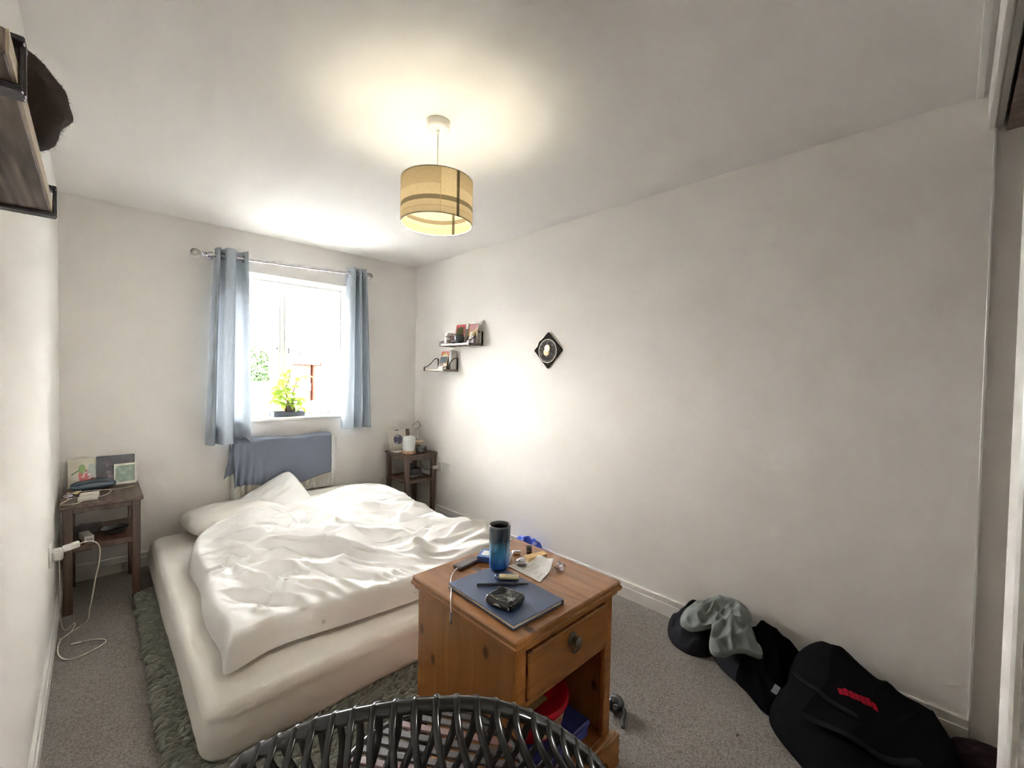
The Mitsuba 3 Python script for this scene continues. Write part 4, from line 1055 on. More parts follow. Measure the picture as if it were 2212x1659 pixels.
add('cap', [put(box(-0.034, -0.020, -0.010, 0.006, 0.001, 0.011, 0.002), LM), put(box(-0.03, -0.02, 0.005, 0.012, 0.001, 0.010, 0.002), LM)], 'chrome', parent=lg)
pk = thing('tobacco_packet', 'blue and white tobacco packet behind the tumbler', 'packet')
KM = rotz(-58, (1.088, 1.196, ZT + 0.001))


def packet(u, v):
    return layers(C(40, 78, 128), ((np.sin(u * 60) > 0.2) * (v > 0.25) * (u > 0.4), C(110, 140, 175)), (rect(u, v, 0.10, 0.34, 0.2, 0.8), C(214, 216, 214)))


m, c = picture(0.115, 0.075, packet, 40, 0.021, tuple(C(34, 60, 104)))
m.apply_translation((-0.0575, -0.0375, 0.0215))
add('carton', put(m, KM), 'satin', c, smooth=False, parent=pk)
add('lettering', [put(box(-0.0585, -0.0578, -0.022 + 0.007 * k, -0.017 + 0.007 * k, 0.010, 0.014 + 0.002 * (k % 2)), KM) for k in range(6)], 'satin', C(190, 200, 208), parent=pk)
add('inner_foil', put(box(0.0575, 0.064, -0.034, 0.034, 0.003, 0.018), KM), 'satin', C(200, 200, 196), parent=pk)
add('wooden_block', put(box(-0.044, 0.044, -0.016, 0.016, 0, 0.018, 0.0015), rotz(-14, (1.208, 1.094, ZT + 0.001))), 'matte', C(206, 176, 132), label='pale wooden block behind the folded paper', category='block')
tp = thing('tape_dispenser', 'small dark roll with a silver clip beside the wooden block', 'roll')
add('roll', put(lathe([(0.006, 0), (0.016, 0), (0.017, 0.003), (0.017, 0.016), (0.016, 0.019), (0.006, 0.019), (0.006, 0)], 28), frame((1.216, 1.150, ZT + 0.0185), (0.5, 0.6, 0.1), (0, 0, 1))), 'gloss', C(36, 32, 30), parent=tp)
add('clip', put(box(-0.02, 0.012, -0.009, 0.009, 0, 0.012, 0.003), rotz(-30, (1.190, 1.176, ZT + 0.001))), 'chrome', parent=tp)
t = thing('grinder', 'small round metal grinder in front of the wooden block', 'grinder')
add('base', lathe([(0, 0), (0.016, 0), (0.0175, 0.002), (0.0175, 0.011), (0.0165, 0.012), (0, 0.012)], 30, (1.128, 1.092, ZT + 0.001)), 'satin', C(60, 52, 46), parent=t)
add('lid', lathe([(0, 0.012), (0.0165, 0.012), (0.0175, 0.014), (0.0175, 0.021), (0.015, 0.024), (0, 0.024)], 30, (1.128, 1.092, ZT + 0.001)), 'chrome', parent=t)
# white sheet of paper with one curled corner
u, v = np.meshgrid(np.linspace(0, 1, 30), np.linspace(0, 1, 30), indexing='ij')
pc = np.array([(1.088, 1.120), (1.082, 0.958), (1.205, 1.085), (1.205, 1.000)])
pxy = (pc[0] * (1 - u)[..., None] + pc[2] * u[..., None]) * (1 - v)[..., None] + (pc[1] * (1 - u)[..., None] + pc[3] * u[..., None]) * v[..., None]
curl = np.clip(u - 0.55, 0, 1) ** 2 * 0.16 * (0.5 + 0.5 * v) + 0.003 * np.sin(v * 7) * u
lines = layers(C(232, 230, 226), (((np.sin(v * 75) > 0.65) * (u > 0.1) * (u < 0.7) * (nz(u * 14, v * 12, 0, 99) > 0.4)) * 0.35, C(120, 118, 118)))
pth = thick(np.stack([pxy[..., 0], pxy[..., 1], ZT + 0.0022 + curl], -1), 0.0012)
add('paper_sheet', pth, 'matte', np.vstack([lines.reshape(-1, 3)] * 2), smooth=True, label='white printed slip with a curled end under the tumbler side', category='paper')
add('metal_coil', [tube([(1.205 + 0.013 * math.cos(a), 0.958 + 0.004 * math.sin(2 * a) + 0.0009 * a, ZT + 0.0155 + 0.013 * math.sin(a)) for a in np.linspace(0, 10 * PI, 120)], 0.0014, 6)], 'chrome', label='small coiled metal keyring beside the curled paper', category='keyring')
dg = thing('usb_dongle', 'dark grey USB hub with a short braided cable over the chest edge', 'USB hub')
DM = rotz(7, (0.985, 1.233, ZT + 0.001))
add('body', put(box(-0.052, 0.052, -0.021, 0.021, 0, 0.012, 0.003), DM), 'satin', C(66, 56, 54), parent=dg)
add('cable', tube(spline([(0.934, 1.222, ZT + 0.007), (0.905, 1.205, ZT + 0.007), (0.868, 1.172, ZT + 0.005), (0.835, 1.125, ZT + 0.004), (0.805, 1.085, ZT + 0.004), (0.787, 1.062, ZT - 0.002), (0.780, 1.052, ZT - 0.022)], 50), 0.0024, 8), 'satin', C(176, 158, 148), parent=dg)
add('connector', [box(0.7745, 0.7835, 1.045, 1.053, ZT - 0.050, ZT - 0.022, 0.002)], 'satin', C(120, 108, 104), parent=dg)
add('connector_tip', [box(0.776, 0.7815, 1.0455, 1.0525, ZT - 0.060, ZT - 0.050, 0.001)], 'chrome', parent=dg)

# ================================================================= floor things
wc = thing('webcam', 'small round black gadget with a curled strap on the carpet beside the pine chest', 'gadget')
wm = trimesh.creation.icosphere(3, 0.036)
wm.apply_scale([1, 1, 0.85])
wm.apply_translation((1.50, 0.912, 0.0325))
add('ball', wm, 'gloss', C(14, 15, 14), smooth=True, parent=wc)
add('lens', put(lathe([(0, 0), (0.010, 0), (0.010, 0.004), (0, 0.006)], 20), frame((1.472, 0.893, 0.045), (0.5, -0.8, 0), (0.1, 0.1, 0.9))), 'gloss', C(90, 92, 90), parent=wc)
add('strap', tube(spline([(1.505, 0.885, 0.03), (1.485, 0.862, 0.02), (1.462, 0.852, 0.009), (1.448, 0.842, 0.007), (1.440, 0.846, 0.010)], 24), [0.009] * 12 + list(np.linspace(0.009, 0.004, 12)), 8), 'satin', C(22, 24, 22), parent=wc)


def fabric_cols(m, base, seed, amp=0.25, f=30):
    v = m.vertices
    return np.array(base) * (1 - amp / 2 + amp * nz(v[:, 0] * f, v[:, 1] * f, v[:, 2] * f, seed))[:, None]


bl = cushion([(2.20, 2.30), (2.16, 2.16), (2.17, 2.02), (2.22, 1.93), (2.285, 1.95), (2.305, 2.10), (2.29, 2.27)], lambda x, y, r: 0.005 + 0.145 * np.sqrt(np.clip(1 - r ** 2.2, 0, 1)) * (0.75 + 0.5 * ridge(x * 14, y * 14, 0, 101)), lambda x, y, r: 0.003 + 0 * x, 40, 120)
bv = bl.vertices
bc = layers(C(44, 60, 140), (np.clip((nz(bv[:, 0] * 38, bv[:, 1] * 38, bv[:, 2] * 38, 103) - 0.55) * 8, 0, 1), C(196, 204, 226)), ((bv[:, 1] < 1.985) * 0.85, C(136, 92, 140)))
add('printed_shirt', bl, 'cloth', bc, smooth=True, label='crumpled blue and white patterned shirt by the skirting behind the pine chest', category='clothing')


def soften(m, n):
    return trimesh.smoothing.filter_laplacian(m, lamb=0.5, iterations=n, volume_constraint=False)


def garment(key, outline, height, label, category, base, seed, fold=0.35, fx=10, fy=10, p=2.4, bs='cloth', nr=70, na=260, group=None, center=None):
    """crumpled cloth: height(x, y) is the level of the pile there"""
    def top(x, y, r):
        e = np.clip(1 - r ** p, 0, 1) ** 0.5
        w = 0.6 * nz(x * 5, y * 5, seed, 1)
        f1 = np.clip(ridge(x * fx + 3 * w, y * fy - 3 * w, seed, 2), 0, 1) ** 2
        f2 = np.clip(ridge(x * fx * 2.3 + 2 * w, y * fy * 2.3, seed, 3), 0, 1) ** 2
        return 0.004 + height(x, y) * e * (1 - fold + fold * (0.65 * f1 + 0.35 * f2) * 1.6)
    m = soften(cushion(outline, top, lambda x, y, r: 0.002 + 0 * x, nr, na, center), 8)
    m.vertices[:, 0] = np.minimum(m.vertices[:, 0], XR - 0.018 if center is None else 2.345)
    return add(key, m, bs, fabric_cols(m, base, seed), smooth=True, label=label, category=category, group=group)


bump = lambda cx, cy, sx, sy, a: (lambda x, y: a * np.exp(-(((x - cx) / sx) ** 2 + ((y - cy) / sy) ** 2)))
garment('dark_trousers', [(2.185, 1.025), (2.08, 0.94), (2.085, 0.82), (2.07, 0.70), (2.03, 0.60), (2.10, 0.57), (2.20, 0.58), (2.29, 0.62), (2.305, 0.75), (2.30, 0.95), (2.26, 1.03)],
        lambda x, y: 0.095 + bump(2.27, 0.90, 0.13, 0.16, 0.12)(x, y) + bump(2.24, 0.68, 0.14, 0.16, 0.07)(x, y), 'dark charcoal trousers heaped on the carpet at the far end of the clothes pile', 'trousers', C(30, 30, 32), 3, bs='matte', fold=0.42, fx=11, fy=13)
garment('black_jumper', [(2.31, 0.70), (2.20, 0.69), (2.04, 0.64), (1.965, 0.54), (1.93, 0.45), (2.00, 0.43), (2.20, 0.43), (2.315, 0.43), (2.34, 0.56)],
        lambda x, y: 0.095 + bump(2.32, 0.57, 0.17, 0.17, 0.17)(x, y), 'black jumper in the middle of the clothes pile behind the grey top', 'jumper', C(6, 6, 7), 5, fold=0.25, bs='matte')


def tshirt():
    out = [(2.155, 0.93), (2.065, 0.845), (2.075, 0.76), (2.015, 0.745), (2.02, 0.66), (2.075, 0.615), (2.11, 0.55), (2.17, 0.60), (2.245, 0.64), (2.28, 0.72), (2.26, 0.83), (2.22, 0.90)]
    def lvl(x, y):
        return 0.11 + bump(2.22, 0.74, 0.12, 0.15, 0.155)(x, y)
    def top(x, y, r):
        w = nz(x * 7, y * 7, 1, 111)
        f1 = np.clip(ridge(x * 10 + 1.6 * w, y * 15 - x * 9, 2, 112), 0, 1) ** 3
        f2 = np.clip(ridge(x * 17 + y * 9, y * 16 + 2 * w, 4, 113), 0, 1) ** 2.5
        f3 = np.clip(ridge(x * 34 - y * 12 + 2 * w, y * 30 + x * 14, 4, 114), 0, 1) ** 2
        e = np.clip(1 - r ** 3.0, 0, 1) ** 0.6
        q = 0.055 * f1 + 0.036 * f2 + 0.014 * f3 - 0.02
        z_ = lvl(x, y) + 0.012 + e * 0.06 * np.tanh(q / 0.05)
        return np.where(z_ > 0.22, 0.22 + 0.05 * np.tanh((z_ - 0.22) / 0.05), z_)
    def bot(x, y, r):
        return gaussian_filter1d(top(x, y, r), 3, axis=1, mode='wrap') - 0.022
    m = soften(cushion(out, top, bot, 110, 360, center=(2.17, 0.745), blur=1.6), 3)
    m.vertices[:, 0] = np.minimum(m.vertices[:, 0], XR - 0.03)
    return m


m = tshirt()
add('grey_top', m, 'cloth', fabric_cols(m, C(82, 85, 81), 7, 0.15), smooth=True, label='crumpled grey cotton top lying on the dark clothes pile', category='clothing')

# black rucksack slumped against the wall
def sack_h(x, y):
    wall = np.clip((x - 1.75) / 0.56, 0, 1)
    h = 0.07 + 0.17 * wall ** 0.8
    h = h * (0.80 + 0.42 * np.exp(-((y - 0.335) / 0.165) ** 4)) - 0.05 * np.clip((0.05 - y) / 0.15, 0, 1)
    return np.clip(h, 0.03, 1)


bag = thing('rucksack', 'black rucksack with a red logo slumped against the right wall', 'rucksack')
SO = [(1.86, 0.44), (1.94, 0.475), (2.05, 0.455), (2.16, 0.475), (2.27, 0.465), (2.31, 0.36), (2.31, 0.12), (2.30, 0.0), (2.20, -0.05), (2.00, -0.04), (1.82, 0.02), (1.72, 0.12), (1.71, 0.24), (1.77, 0.34)]


def sack_top(x, y, r):
    e = np.clip(1 - r ** 3.2, 0, 1) ** 0.5
    w = 0.8 * nz(x * 4, y * 4, 0, 121)
    f1 = np.clip(ridge(x * 4 + w, y * 9 + 2 * x - w, 0, 122), 0, 1) ** 2
    flat = np.exp(-(((x - 2.02) / 0.10) ** 2 + ((y - 0.20) / 0.13) ** 2))
    return 0.004 + sack_h(x, y) * e * (0.92 + 0.16 * f1 * (1 - 0.9 * flat))


m = cushion(SO, sack_top, lambda x, y, r: 0.002 + 0 * x, 90, 300, center=(2.03, 0.2))
m.vertices[:, 0] = np.minimum(m.vertices[:, 0], XR - 0.014)
add('body', m, 'matte', fabric_cols(m, C(12, 12, 13), 9), smooth=True, parent=bag)


def on_sack(x, y, lift=0.003):
    o = np.array(SO); c_ = np.array((2.03, 0.2))
    return float(sack_top(np.array(x), np.array(y), np.array(0.35))) + lift


def patch(us, vs, lift):
    X, Y = us, vs
    return np.stack([X, Y, sack_top(X, Y, np.full_like(X, 0.35)) + lift], -1)


# red logo: a row of slanted block strokes stitched on the front (the lettering itself cannot be read)
lg_ = []
p0, p1 = np.array((1.988, 0.262)), np.array((2.040, 0.152))
dirn = (p1 - p0) / np.linalg.norm(p1 - p0)
up_ = np.array((dirn[1] * -1, dirn[0])) * -1
if up_[0] < 0:
    up_ = -up_
k_ = 7
for k in range(k_):
    a0, a1 = k / k_, (k + 0.86) / k_
    uu, vv = np.meshgrid(np.linspace(a0, a1, 5), np.linspace(0, 1, 4), indexing='ij')
    q = p0 + (p1 - p0) * uu[..., None] + up_ * (0.026 * (vv * (1 if k % 3 else 0.85) + 0.1 * (k % 2)))[..., None]
    lg_.append(thick(patch(q[..., 0], q[..., 1], 0.004), 0.003))
add('logo', lg_, 'cloth', C(105, 14, 30), parent=bag, label='red stitched logo')
add('tag', put(box(-0.018, 0.018, -0.011, 0.011, 0, 0.002), frame((1.965, 0.462, 0.10), (0.75, -0.2, 0.5), (0.3, 0.9, 0.2))), 'satin', C(58, 58, 60), parent=bag, label='small grey tag')
add('strap', tube([(x, y, on_sack(x, y, 0.006)) for x, y in spline([(1.83, 0.36, 0), (1.84, 0.24, 0), (1.87, 0.12, 0), (1.93, 0.04, 0)], 30)[:, :2]], 0.016, 8, rz=0.005), 'matte', C(20, 20, 21), parent=bag)
add('strap', tube([(x, y, on_sack(x, y, 0.006)) for x, y in spline([(1.98, 0.40, 0), (1.94, 0.30, 0), (1.94, 0.20, 0)], 24)[:, :2]], 0.013, 8, rz=0.005), 'matte', C(24, 24, 25), parent=bag)
garment('maroon_clothes', [(2.345, -0.20), (2.335, -0.06), (2.30, -0.03), (2.15, -0.065), (2.00, -0.06), (1.86, -0.03), (1.80, -0.12), (1.95, -0.30), (2.15, -0.40), (2.32, -0.36)],
        lambda x, y: 0.085 + 0 * x, 'dark maroon clothes on the wardrobe floor behind the rucksack', 'clothing', C(22, 13, 15), 13, fold=0.4, fx=12, fy=12, center=(2.12, -0.18))
add('carpet_fluff', [put(trimesh.creation.icosphere(1, 0.006), np.diag([1.3, 0.7, 0.6, 1]) + np.array([[0, 0, 0, 1.74], [0, 0, 0, 0.53], [0, 0, 0, 0.003], [0, 0, 0, 0]]))], 'matte', C(60, 52, 48), smooth=True, label='tiny dark crumb of fluff on the carpet before the rucksack', category='fluff')

# ================================================================= plant on the sill
pl_ = thing('bonsai', 'bright green umbrella-leaf bonsai in a dark tray on the window sill', 'plant')
BXc, BYc = 1.175, 3.93
trayp = [box(BXc - 0.118, BXc + 0.118, BYc - 0.055, BYc + 0.055, SZ, SZ + 0.010, 0.004)] + ring(BXc - 0.122, BXc + 0.122, BYc - 0.058, BYc + 0.058, 0.010, 0, 0.036, 0.003)
tr = cat(ring(BXc - 0.122, BXc + 0.122, -0.058, 0.058, 0.010, 0, 0.038, 0.003))
tr = put(tr, frame((0, BYc, SZ + 0.0385), (1, 0, 0), (0, 0, -1)))
add('tray', [trayp[0], fixed(tr)], 'satin', C(46, 52, 64), parent=pl_)
add('soil', box(BXc - 0.111, BXc + 0.111, BYc - 0.047, BYc + 0.047, SZ + 0.010, SZ + 0.024, 0.003), 'matte', C(40, 32, 26), parent=pl_)
rock = trimesh.creation.icosphere(3, 1.0)
rv = rock.vertices.copy()
rock.vertices = rv * (0.038, 0.032, 0.062) * (0.85 + 0.35 * nz(rv[:, 0] * 3, rv[:, 1] * 3, rv[:, 2] * 2, 131))[:, None] + (BXc + 0.02, BYc, SZ + 0.068)
add('stone', rock, 'matte', C(74, 64, 64), smooth=True, parent=pl_)
TR = [[(BXc - 0.012, BYc, SZ + 0.015), (BXc - 0.016, BYc - 0.01, SZ + 0.07), (BXc + 0.0, BYc, SZ + 0.12), (BXc - 0.02, BYc, SZ + 0.20), (BXc - 0.045, BYc, SZ + 0.28)],
      [(BXc + 0.03, BYc, SZ + 0.10), (BXc + 0.035, BYc - 0.005, SZ + 0.16), (BXc + 0.055, BYc - 0.01, SZ + 0.25), (BXc + 0.075, BYc - 0.01, SZ + 0.32)],
      [(BXc + 0.005, BYc, SZ + 0.11), (BXc - 0.03, BYc - 0.02, SZ + 0.15), (BXc - 0.075, BYc - 0.02, SZ + 0.18)],
      [(BXc + 0.03, BYc, SZ + 0.11), (BXc + 0.06, BYc - 0.02, SZ + 0.13), (BXc + 0.095, BYc - 0.02, SZ + 0.11)],
      [(BXc - 0.03, BYc, SZ + 0.22), (BXc + 0.0, BYc - 0.02, SZ + 0.30), (BXc + 0.01, BYc - 0.02, SZ + 0.38)]]
for i, p in enumerate(TR):
    add('branch' if i else 'trunk', tube(spline(p, 20), np.linspace(0.009 if i == 0 else 0.004, 0.002, 20), 8), 'matte', C(84, 64, 44), smooth=True, parent=pl_)
# leaflet: folded, pointed oval along +x
nl, nw = 7, 3
ul, wl_ = np.meshgrid(np.linspace(0, 1, nl), np.linspace(-1, 1, nw), indexing='ij')
wid = 0.24 * np.sin(PI * np.clip(ul, 0.02, 0.99) ** 0.8) ** 0.9
leaf = sheet(np.stack([ul, wl_ * wid, 0.10 * np.abs(wl_) * wid * 2 - 0.30 * ul ** 2], -1))
lply = mikit.ply(leaf, 'leaf', smooth=True)
r_ = np.random.default_rng(21)
clusters = [(-0.045, 0.0, 0.285), (0.010, -0.02, 0.395), (0.075, -0.01, 0.325), (-0.075, -0.02, 0.185), (0.095, -0.02, 0.115), (-0.02, -0.03, 0.24), (0.03, -0.03, 0.20), (-0.09, 0.01, 0.25), (-0.11, -0.01, 0.14),
            (-0.05, -0.03, 0.12), (0.0, -0.035, 0.155), (0.055, -0.03, 0.155), (-0.015, 0.01, 0.335), (0.05, -0.03, 0.26), (-0.08, -0.03, 0.225), (0.11, -0.025, 0.15), (0.14, 0.0, 0.345), (0.115, -0.01, 0.065), (-0.03, -0.03, 0.36), (-0.125, -0.02, 0.20), (0.025, -0.04, 0.10), (-0.06, -0.02, 0.31)]
nleaf = 0
for ci, (dx, dy, dz) in enumerate(clusters):
    base = np.array((BXc + dx, BYc + dy, SZ + dz))
    if ci > 4:
        add('branch', tube(spline([np.array((BXc - 0.005, BYc, SZ + max(0.09, dz * 0.55))), base * 0.5 + np.array((BXc, BYc, SZ + dz * 0.8)) * 0.5, base], 8), 0.0014, 5), 'matte', C(110, 128, 60), parent=pl_)
    n = 9 + ci % 2
    L0 = r_.uniform(0.052, 0.074)
    for k in range(n):
        az = 2 * PI * k / n + r_.uniform(-0.25, 0.25) + ci
        el = r_.uniform(-0.75, 0.35)
        d_ = np.array((math.cos(az) * math.cos(el), math.sin(az) * math.cos(el) * 0.8, math.sin(el)))
        sd = np.cross([0, 0, 1.0], d_)
        s_ = L0 * r_.uniform(0.8, 1.15)
        M = frame(base, d_, sd)
        M[:3, :3] *= s_
        if M[2, 3] + s_ * (d_[2] - 0.3) < SZ + 0.004 or base[1] + d_[1] * s_ > WY - 0.025:
            continue
        scene[f'{pl_}__leaf_{nleaf:03d}' if nleaf else f'{pl_}__leaf'] = {**lply, 'to_world': T(M.tolist())}
        nleaf += 1
add('phone', box(1.60, 1.668, 3.90, 3.96, SZ, SZ + 0.012, 0.004), 'satin', C(52, 56, 62), label='thin dark device on the right end of the window sill', category='device')
wst = thing('window_stay', 'white key peg lying on the left end of the window sill', 'peg')
add('rod', tube([(0.875, 3.90, SZ + 0.008), (0.90, 3.85, SZ + 0.008), (0.925, 3.80, SZ + 0.008)], 0.0075, 10), 'white_gloss', parent=wst)
add('tip', tube([(0.925, 3.80, SZ + 0.008), (0.93, 3.79, SZ + 0.008)], 0.0078, 10), 'satin', C(120, 122, 126), parent=wst)

# ================================================================= woven black chair in the foreground
chair = thing('slatted_chair', 'black tub chair with a back of flat slats in the foreground', 'chair')
rim_pts = np.array([(0.117, 0.778, 0.643), (0.135, 0.776, 0.690), (0.160, 0.765, 0.730), (0.198, 0.722, 0.768), (0.245, 0.678, 0.798), (0.291, 0.633, 0.817), (0.339, 0.590, 0.828), (0.394, 0.544, 0.832), (0.453, 0.501, 0.821), (0.497, 0.470, 0.800), (0.547, 0.443, 0.761), (0.588, 0.416, 0.719), (0.612, 0.403, 0.688), (0.629, 0.387, 0.636), (0.628, 0.370, 0.585)])
rim = spline(rim_pts, 121)
axis_c = np.array((0.545, 0.80))
seat_r = 0.225
rim_d = np.r_[0, np.cumsum(np.linalg.norm(np.diff(rim, axis=0), axis=1))]
add('rim', tube(rim, 0.011, 10), 'gloss', C(9, 8, 7), smooth=True, parent=chair)
NS = 27
strap_ends = []


def strap_mesh(path, w):
    """flat strap along the path: width tangential to the rim"""
    return tube(path, w, 8, rz=np.full(len(path), 0.0028))


def rim_at(s):
    return np.array([np.interp(s * rim_d[-1], rim_d, rim[:, k]) for k in range(3)])


for k in range(NS):
    s = (k + 0.5) / NS
    p = rim_at(s)
    t_ = rim_at(min(s + 0.01, 1)) - rim_at(max(s - 0.01, 0))
    t_[2] = 0
    t_ /= np.linalg.norm(t_)
    outw = np.array((t_[1], -t_[0], 0))
    if outw[:2] @ (p[:2] - axis_c) < 0:
        outw = -outw
    # outer strap: over the rim and down the outside, leaning along the rim
    lean = (s - 0.36) * 0.30
    top_ = p + (0, 0, 0.0125)
    out_ = [p - outw * 0.010 + (0, 0, 0.006), top_, p + outw * 0.0125 + (0, 0, 0.002), p + outw * 0.030 + t_ * lean * 0.25 - (0, 0, 0.06), p + outw * 0.040 + t_ * lean * 0.7 - (0, 0, 0.16), p * (1, 1, 0) + outw * 0.005 + t_ * lean + (0, 0, 0.415)]
    strap_ends.append(out_[-1])
    add('strap', strap_mesh(spline(out_, 26), 0.0056), 'gloss', C(11, 9, 8), smooth=True, parent=chair)
    if k % 1 == 0:
        ang0 = math.atan2(p[1] - axis_c[1], p[0] - axis_c[0])
        ang1 = ang0 - 0.55
        inn = [p - outw * 0.012, p - outw * 0.03 - (0, 0, 0.05), np.array((axis_c[0] + seat_r * math.cos((ang0 + ang1) / 2) * 1.1, axis_c[1] + seat_r * math.sin((ang0 + ang1) / 2) * 1.1, 0.40 + (p[2] - 0.40) * 0.45)), np.array((axis_c[0] + seat_r * math.cos(ang1), axis_c[1] + seat_r * math.sin(ang1), 0.410))]
        add('inner_strap', strap_mesh(spline(inn, 14), 0.0065), 'gloss', C(8, 7, 7), smooth=True, parent=chair)
ends_ = []
for k in range(NS):
    ends_.append(strap_ends[k])
add('lower_ring', tube(spline(ends_, 80), 0.010, 10), 'gloss', C(9, 8, 7), smooth=True, parent=chair)
add('seat_ring', put(trimesh.creation.torus(seat_r, 0.012, 60, 10), T().translate((*axis_c, 0.405)).matrix), 'gloss', C(9, 8, 7), smooth=True, parent=chair)
for k in range(15):
    x = -0.21 + 0.03 * k
    hh = math.sqrt(max(seat_r ** 2 - x * x, 0))
    add('seat_slat', put(box(x - 0.010, x + 0.010, -hh, hh, 0.405, 0.413, 0.002), rotz(35, (*axis_c, 0))), 'satin', C(34, 27, 24) if k % 4 else C(84, 58, 54), parent=chair)
for k in range(4):
    a = PI / 4 + k * PI / 2 + 0.3
    add('leg', tube([(axis_c[0] + 0.20 * math.cos(a), axis_c[1] + 0.20 * math.sin(a), 0.40), (axis_c[0] + 0.21 * math.cos(a), axis_c[1] + 0.21 * math.sin(a), 0.2), (axis_c[0] + 0.222 * math.cos(a), axis_c[1] + 0.222 * math.sin(a), 0.002)], 0.011, 10), 'gloss', C(9, 8, 7), smooth=True, parent=chair)

# ================================================================= outside
GZ = -4.2
struct('ground', box(-60, 110, 6, 140, GZ - 0.2, GZ), 'matte', col=(0.10, 0.10, 0.10), label='pale tarmac ground outside the window')


def house(label, x0, x1, y0, y1, eave, ridge_z, gable, wins, brick=C(82, 46, 38), roofc=C(120, 112, 108), doorx=None):
    t = thing('brick_house', label, 'house')
    if gable:
        body = prism([(x0, GZ), (x1, GZ), (x1, eave), ((x0 + x1) / 2, ridge_z), (x0, eave)], y1 - y0)
        body = put(body, frame((0, y1, 0), (1, 0, 0), (0, 0, 1)))
        a, b = ((x0 + x1) / 2, ridge_z), None
        roof = []
        for xs_ in (x0, x1):
            o = -0.3 if xs_ == x0 else 0.3
            sl = (ridge_z - eave) / ((x0 - x1) / 2 if xs_ == x0 else (x1 - x0) / 2)
            q = [(xs_ + o, eave - abs(sl) * 0.3), ((x0 + x1) / 2, ridge_z), ((x0 + x1) / 2, ridge_z + 0.15), (xs_ + o, eave - abs(sl) * 0.3 + 0.15)]
            roof.append(put(fixed(prism(q, y1 - y0 + 0.4)), frame((0, y1 + 0.2, 0), (1, 0, 0), (0, 0, 1))))
    else:
        body = box(x0, x1, y0, y1, GZ, eave)
        ym = (y0 + y1) / 2
        q = [(y0 - 0.3, eave), (y1 + 0.3, eave), (ym, ridge_z)]
        roof = [put(prism(q, x1 - x0), np.array([[0, 0, 1, x0], [1, 0, 0, 0], [0, 1, 0, 0], [0, 0, 0, 1.0]]))]
        add('gutter', tube([(x0, y0 - 0.3, eave - 0.05), ((x0 + x1) / 2, y0 - 0.3, eave - 0.05), (x1, y0 - 0.3, eave - 0.05)], 0.10, 8), 'satin', C(60, 60, 62), parent=t)
    add('wall', body, 'matte', brick, smooth=False, parent=t)
    add('roof', roof, 'matte', roofc, smooth=False, parent=t)
    for (cx, cz, w, h) in wins:
        f = add('window', box(cx - w / 2, cx + w / 2, y0 - 0.06, y0 + 0.1, cz - h / 2, cz + h / 2), 'matte', C(170, 170, 170), parent=t)
        add('pane', box(cx - w / 2 + 0.1, cx + w / 2 - 0.1, y0 - 0.08, y0, cz - h / 2 + 0.1, cz + h / 2 - 0.1), 'satin', C(160, 172, 182), parent=f)
    if doorx:
        add('door', box(doorx - 0.5, doorx + 0.5, y0 - 0.06, y0 + 0.1, GZ, GZ + 2.1), 'matte', C(230, 230, 232), parent=t)
    return t


house('red brick house with a tall gable seen through the right window pane', 23.6, 31.6, 64, 72, 2.7, 10.8, True, [(24.35, 1.3, 0.8, 1.7), (27.2, 1.3, 1.2, 1.4), (27.2, -2.0, 1.4, 1.4)], doorx=25.2)
house('low red brick terrace with a pale roof behind the bonsai', 19.7, 23.2, 67, 75, 2.25, 6.0, False, [(22.9, -1.2, 0.7, 1.1), (20.3, 0.7, 1.1, 1.2)], roofc=C(185, 185, 185), doorx=21.0)
t = thing('garden_wall', 'small red brick boundary wall seen through the left window pane', 'wall')
add('wall', box(13.2, 16.2, 55, 55.3, GZ, GZ + 1.7), 'matte', C(80, 40, 34), parent=t)
add('coping', box(13.15, 16.25, 54.95, 55.35, GZ + 1.7, GZ + 1.8), 'matte', C(200, 190, 184), parent=t)
t = thing('garage', 'low pale garage below the tree outside', 'garage')
add('wall', box(14.0, 17.8, 62.5, 66, GZ, -0.8), 'matte', C(150, 150, 146), parent=t)
add('roof', box(13.8, 18.0, 62.3, 66.2, -0.8, -0.35), 'matte', C(150, 155, 160), parent=t)
car = thing('car', 'pale grey parked car outside, low in the left window pane', 'car')
cp = [(0, 0.3), (4.2, 0.3), (4.3, 0.8), (3.9, 0.98), (3.2, 1.02), (2.6, 1.45), (1.2, 1.48), (0.5, 1.0), (0, 0.9)]
add('body', put(prism(cp, 1.7), frame((10.6, 57.5, GZ), (1, 0, 0), (0, 0, 1))), 'satin', C(190, 192, 196), parent=car)
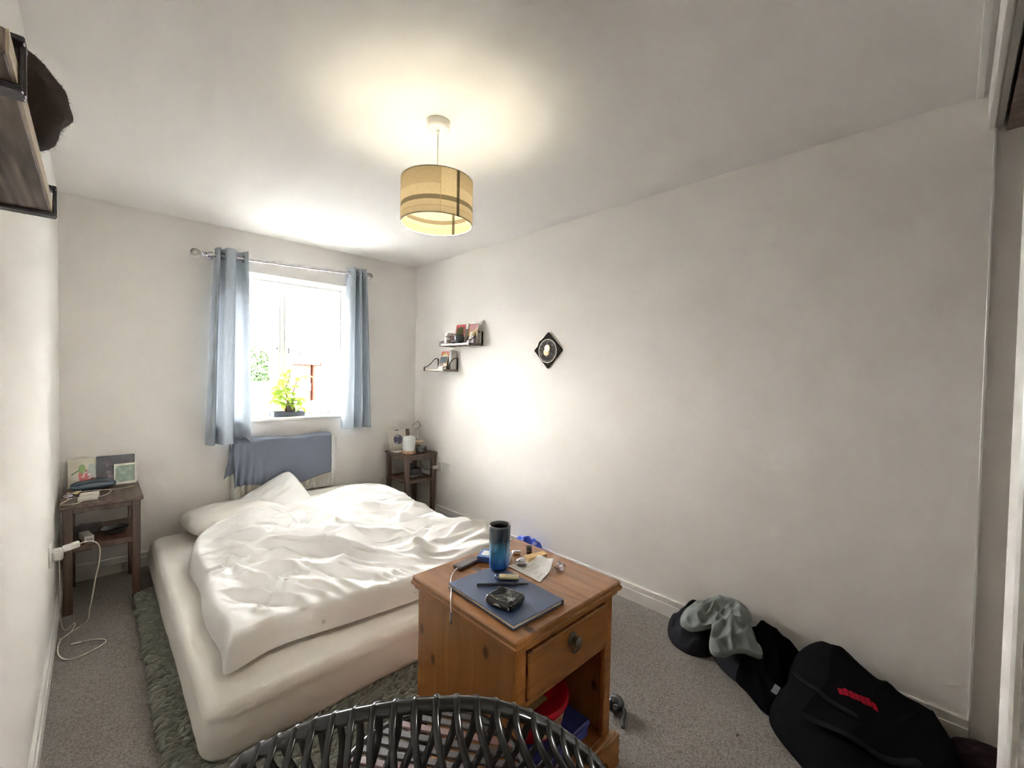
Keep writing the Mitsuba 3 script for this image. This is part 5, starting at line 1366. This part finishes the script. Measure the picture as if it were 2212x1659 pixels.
add('windscreen', put(prism([(0.75, 1.03), (3.0, 1.03), (2.5, 1.40), (1.25, 1.42)], 1.74), frame((10.6, 57.52, GZ), (1, 0, 0), (0, 0, 1))), 'satin', C(80, 86, 92), parent=car)
for x in (11.4, 14.0):
    for y in (55.85, 57.35):
        add('wheel', put(lathe([(0, -0.1), (0.32, -0.1), (0.32, 0.1), (0, 0.1)], 20), frame((x, y, GZ + 0.32), (1, 0, 0), (0, 0, 1))), 'satin', C(40, 40, 42), parent=car)
r_ = np.random.default_rng(3)


def tree(label, x, y, h, rad, n):
    t = thing('tree', label, 'tree')
    add('trunk', tube([(x, y, GZ), (x + 0.1, y, GZ + h * 0.3), (x, y, GZ + h * 0.6)], [0.25, 0.2, 0.1], 8), 'matte', C(90, 78, 66), parent=t)
    d = r_.normal(size=(n, 3))
    d /= np.linalg.norm(d, axis=1, keepdims=True)
    rr = rad * r_.uniform(0.55, 1.0, n) * (0.7 + 0.6 * meshkit.noise(d * 2.5 + 5, 7))
    c = np.array((x, y, GZ + h * 0.62)) + d * rr[:, None] * (1, 1, 1.25)
    a = r_.normal(size=(n, 3)) * 0.17
    b = r_.normal(size=(n, 3)) * 0.17
    v = np.stack([c - a, c + b, c + a, c - b], 1).reshape(-1, 3)
    i = np.arange(n)[:, None] * 4
    add('foliage', trimesh.Trimesh(v, np.vstack([i + [0, 1, 2], i + [0, 2, 3]]), process=False), 'tree_leaf', smooth=False, parent=t, kind='stuff')


tree('leafy green tree outside the left window pane', 16.2, 70, 9.4, 2.7, 5000)
tree('distant tree beyond the roof of the terrace', 20.8, 90, 10.0, 2.6, 1200)

# repeats of one kind carry one group
for stem, group in (('pillow', 'pillows at the head of the mattress'), ('curtain', 'curtains at the window'), ('bedside_table', 'dark wood bedside tables'), ('wall_shelf', 'wooden wall shelves with black brackets'),
                    ('book', 'books on the wall shelves'), ('record_sleeve', 'record sleeves on the left bedside table'), ('wall_socket', 'white sockets on the right wall'), ('charger', 'white chargers on the left bedside table')):
    for key in list(labels):
        if key == stem or (key.startswith(stem + '_') and key[len(stem) + 1:].isdigit()):
            labels[key]['group'] = group
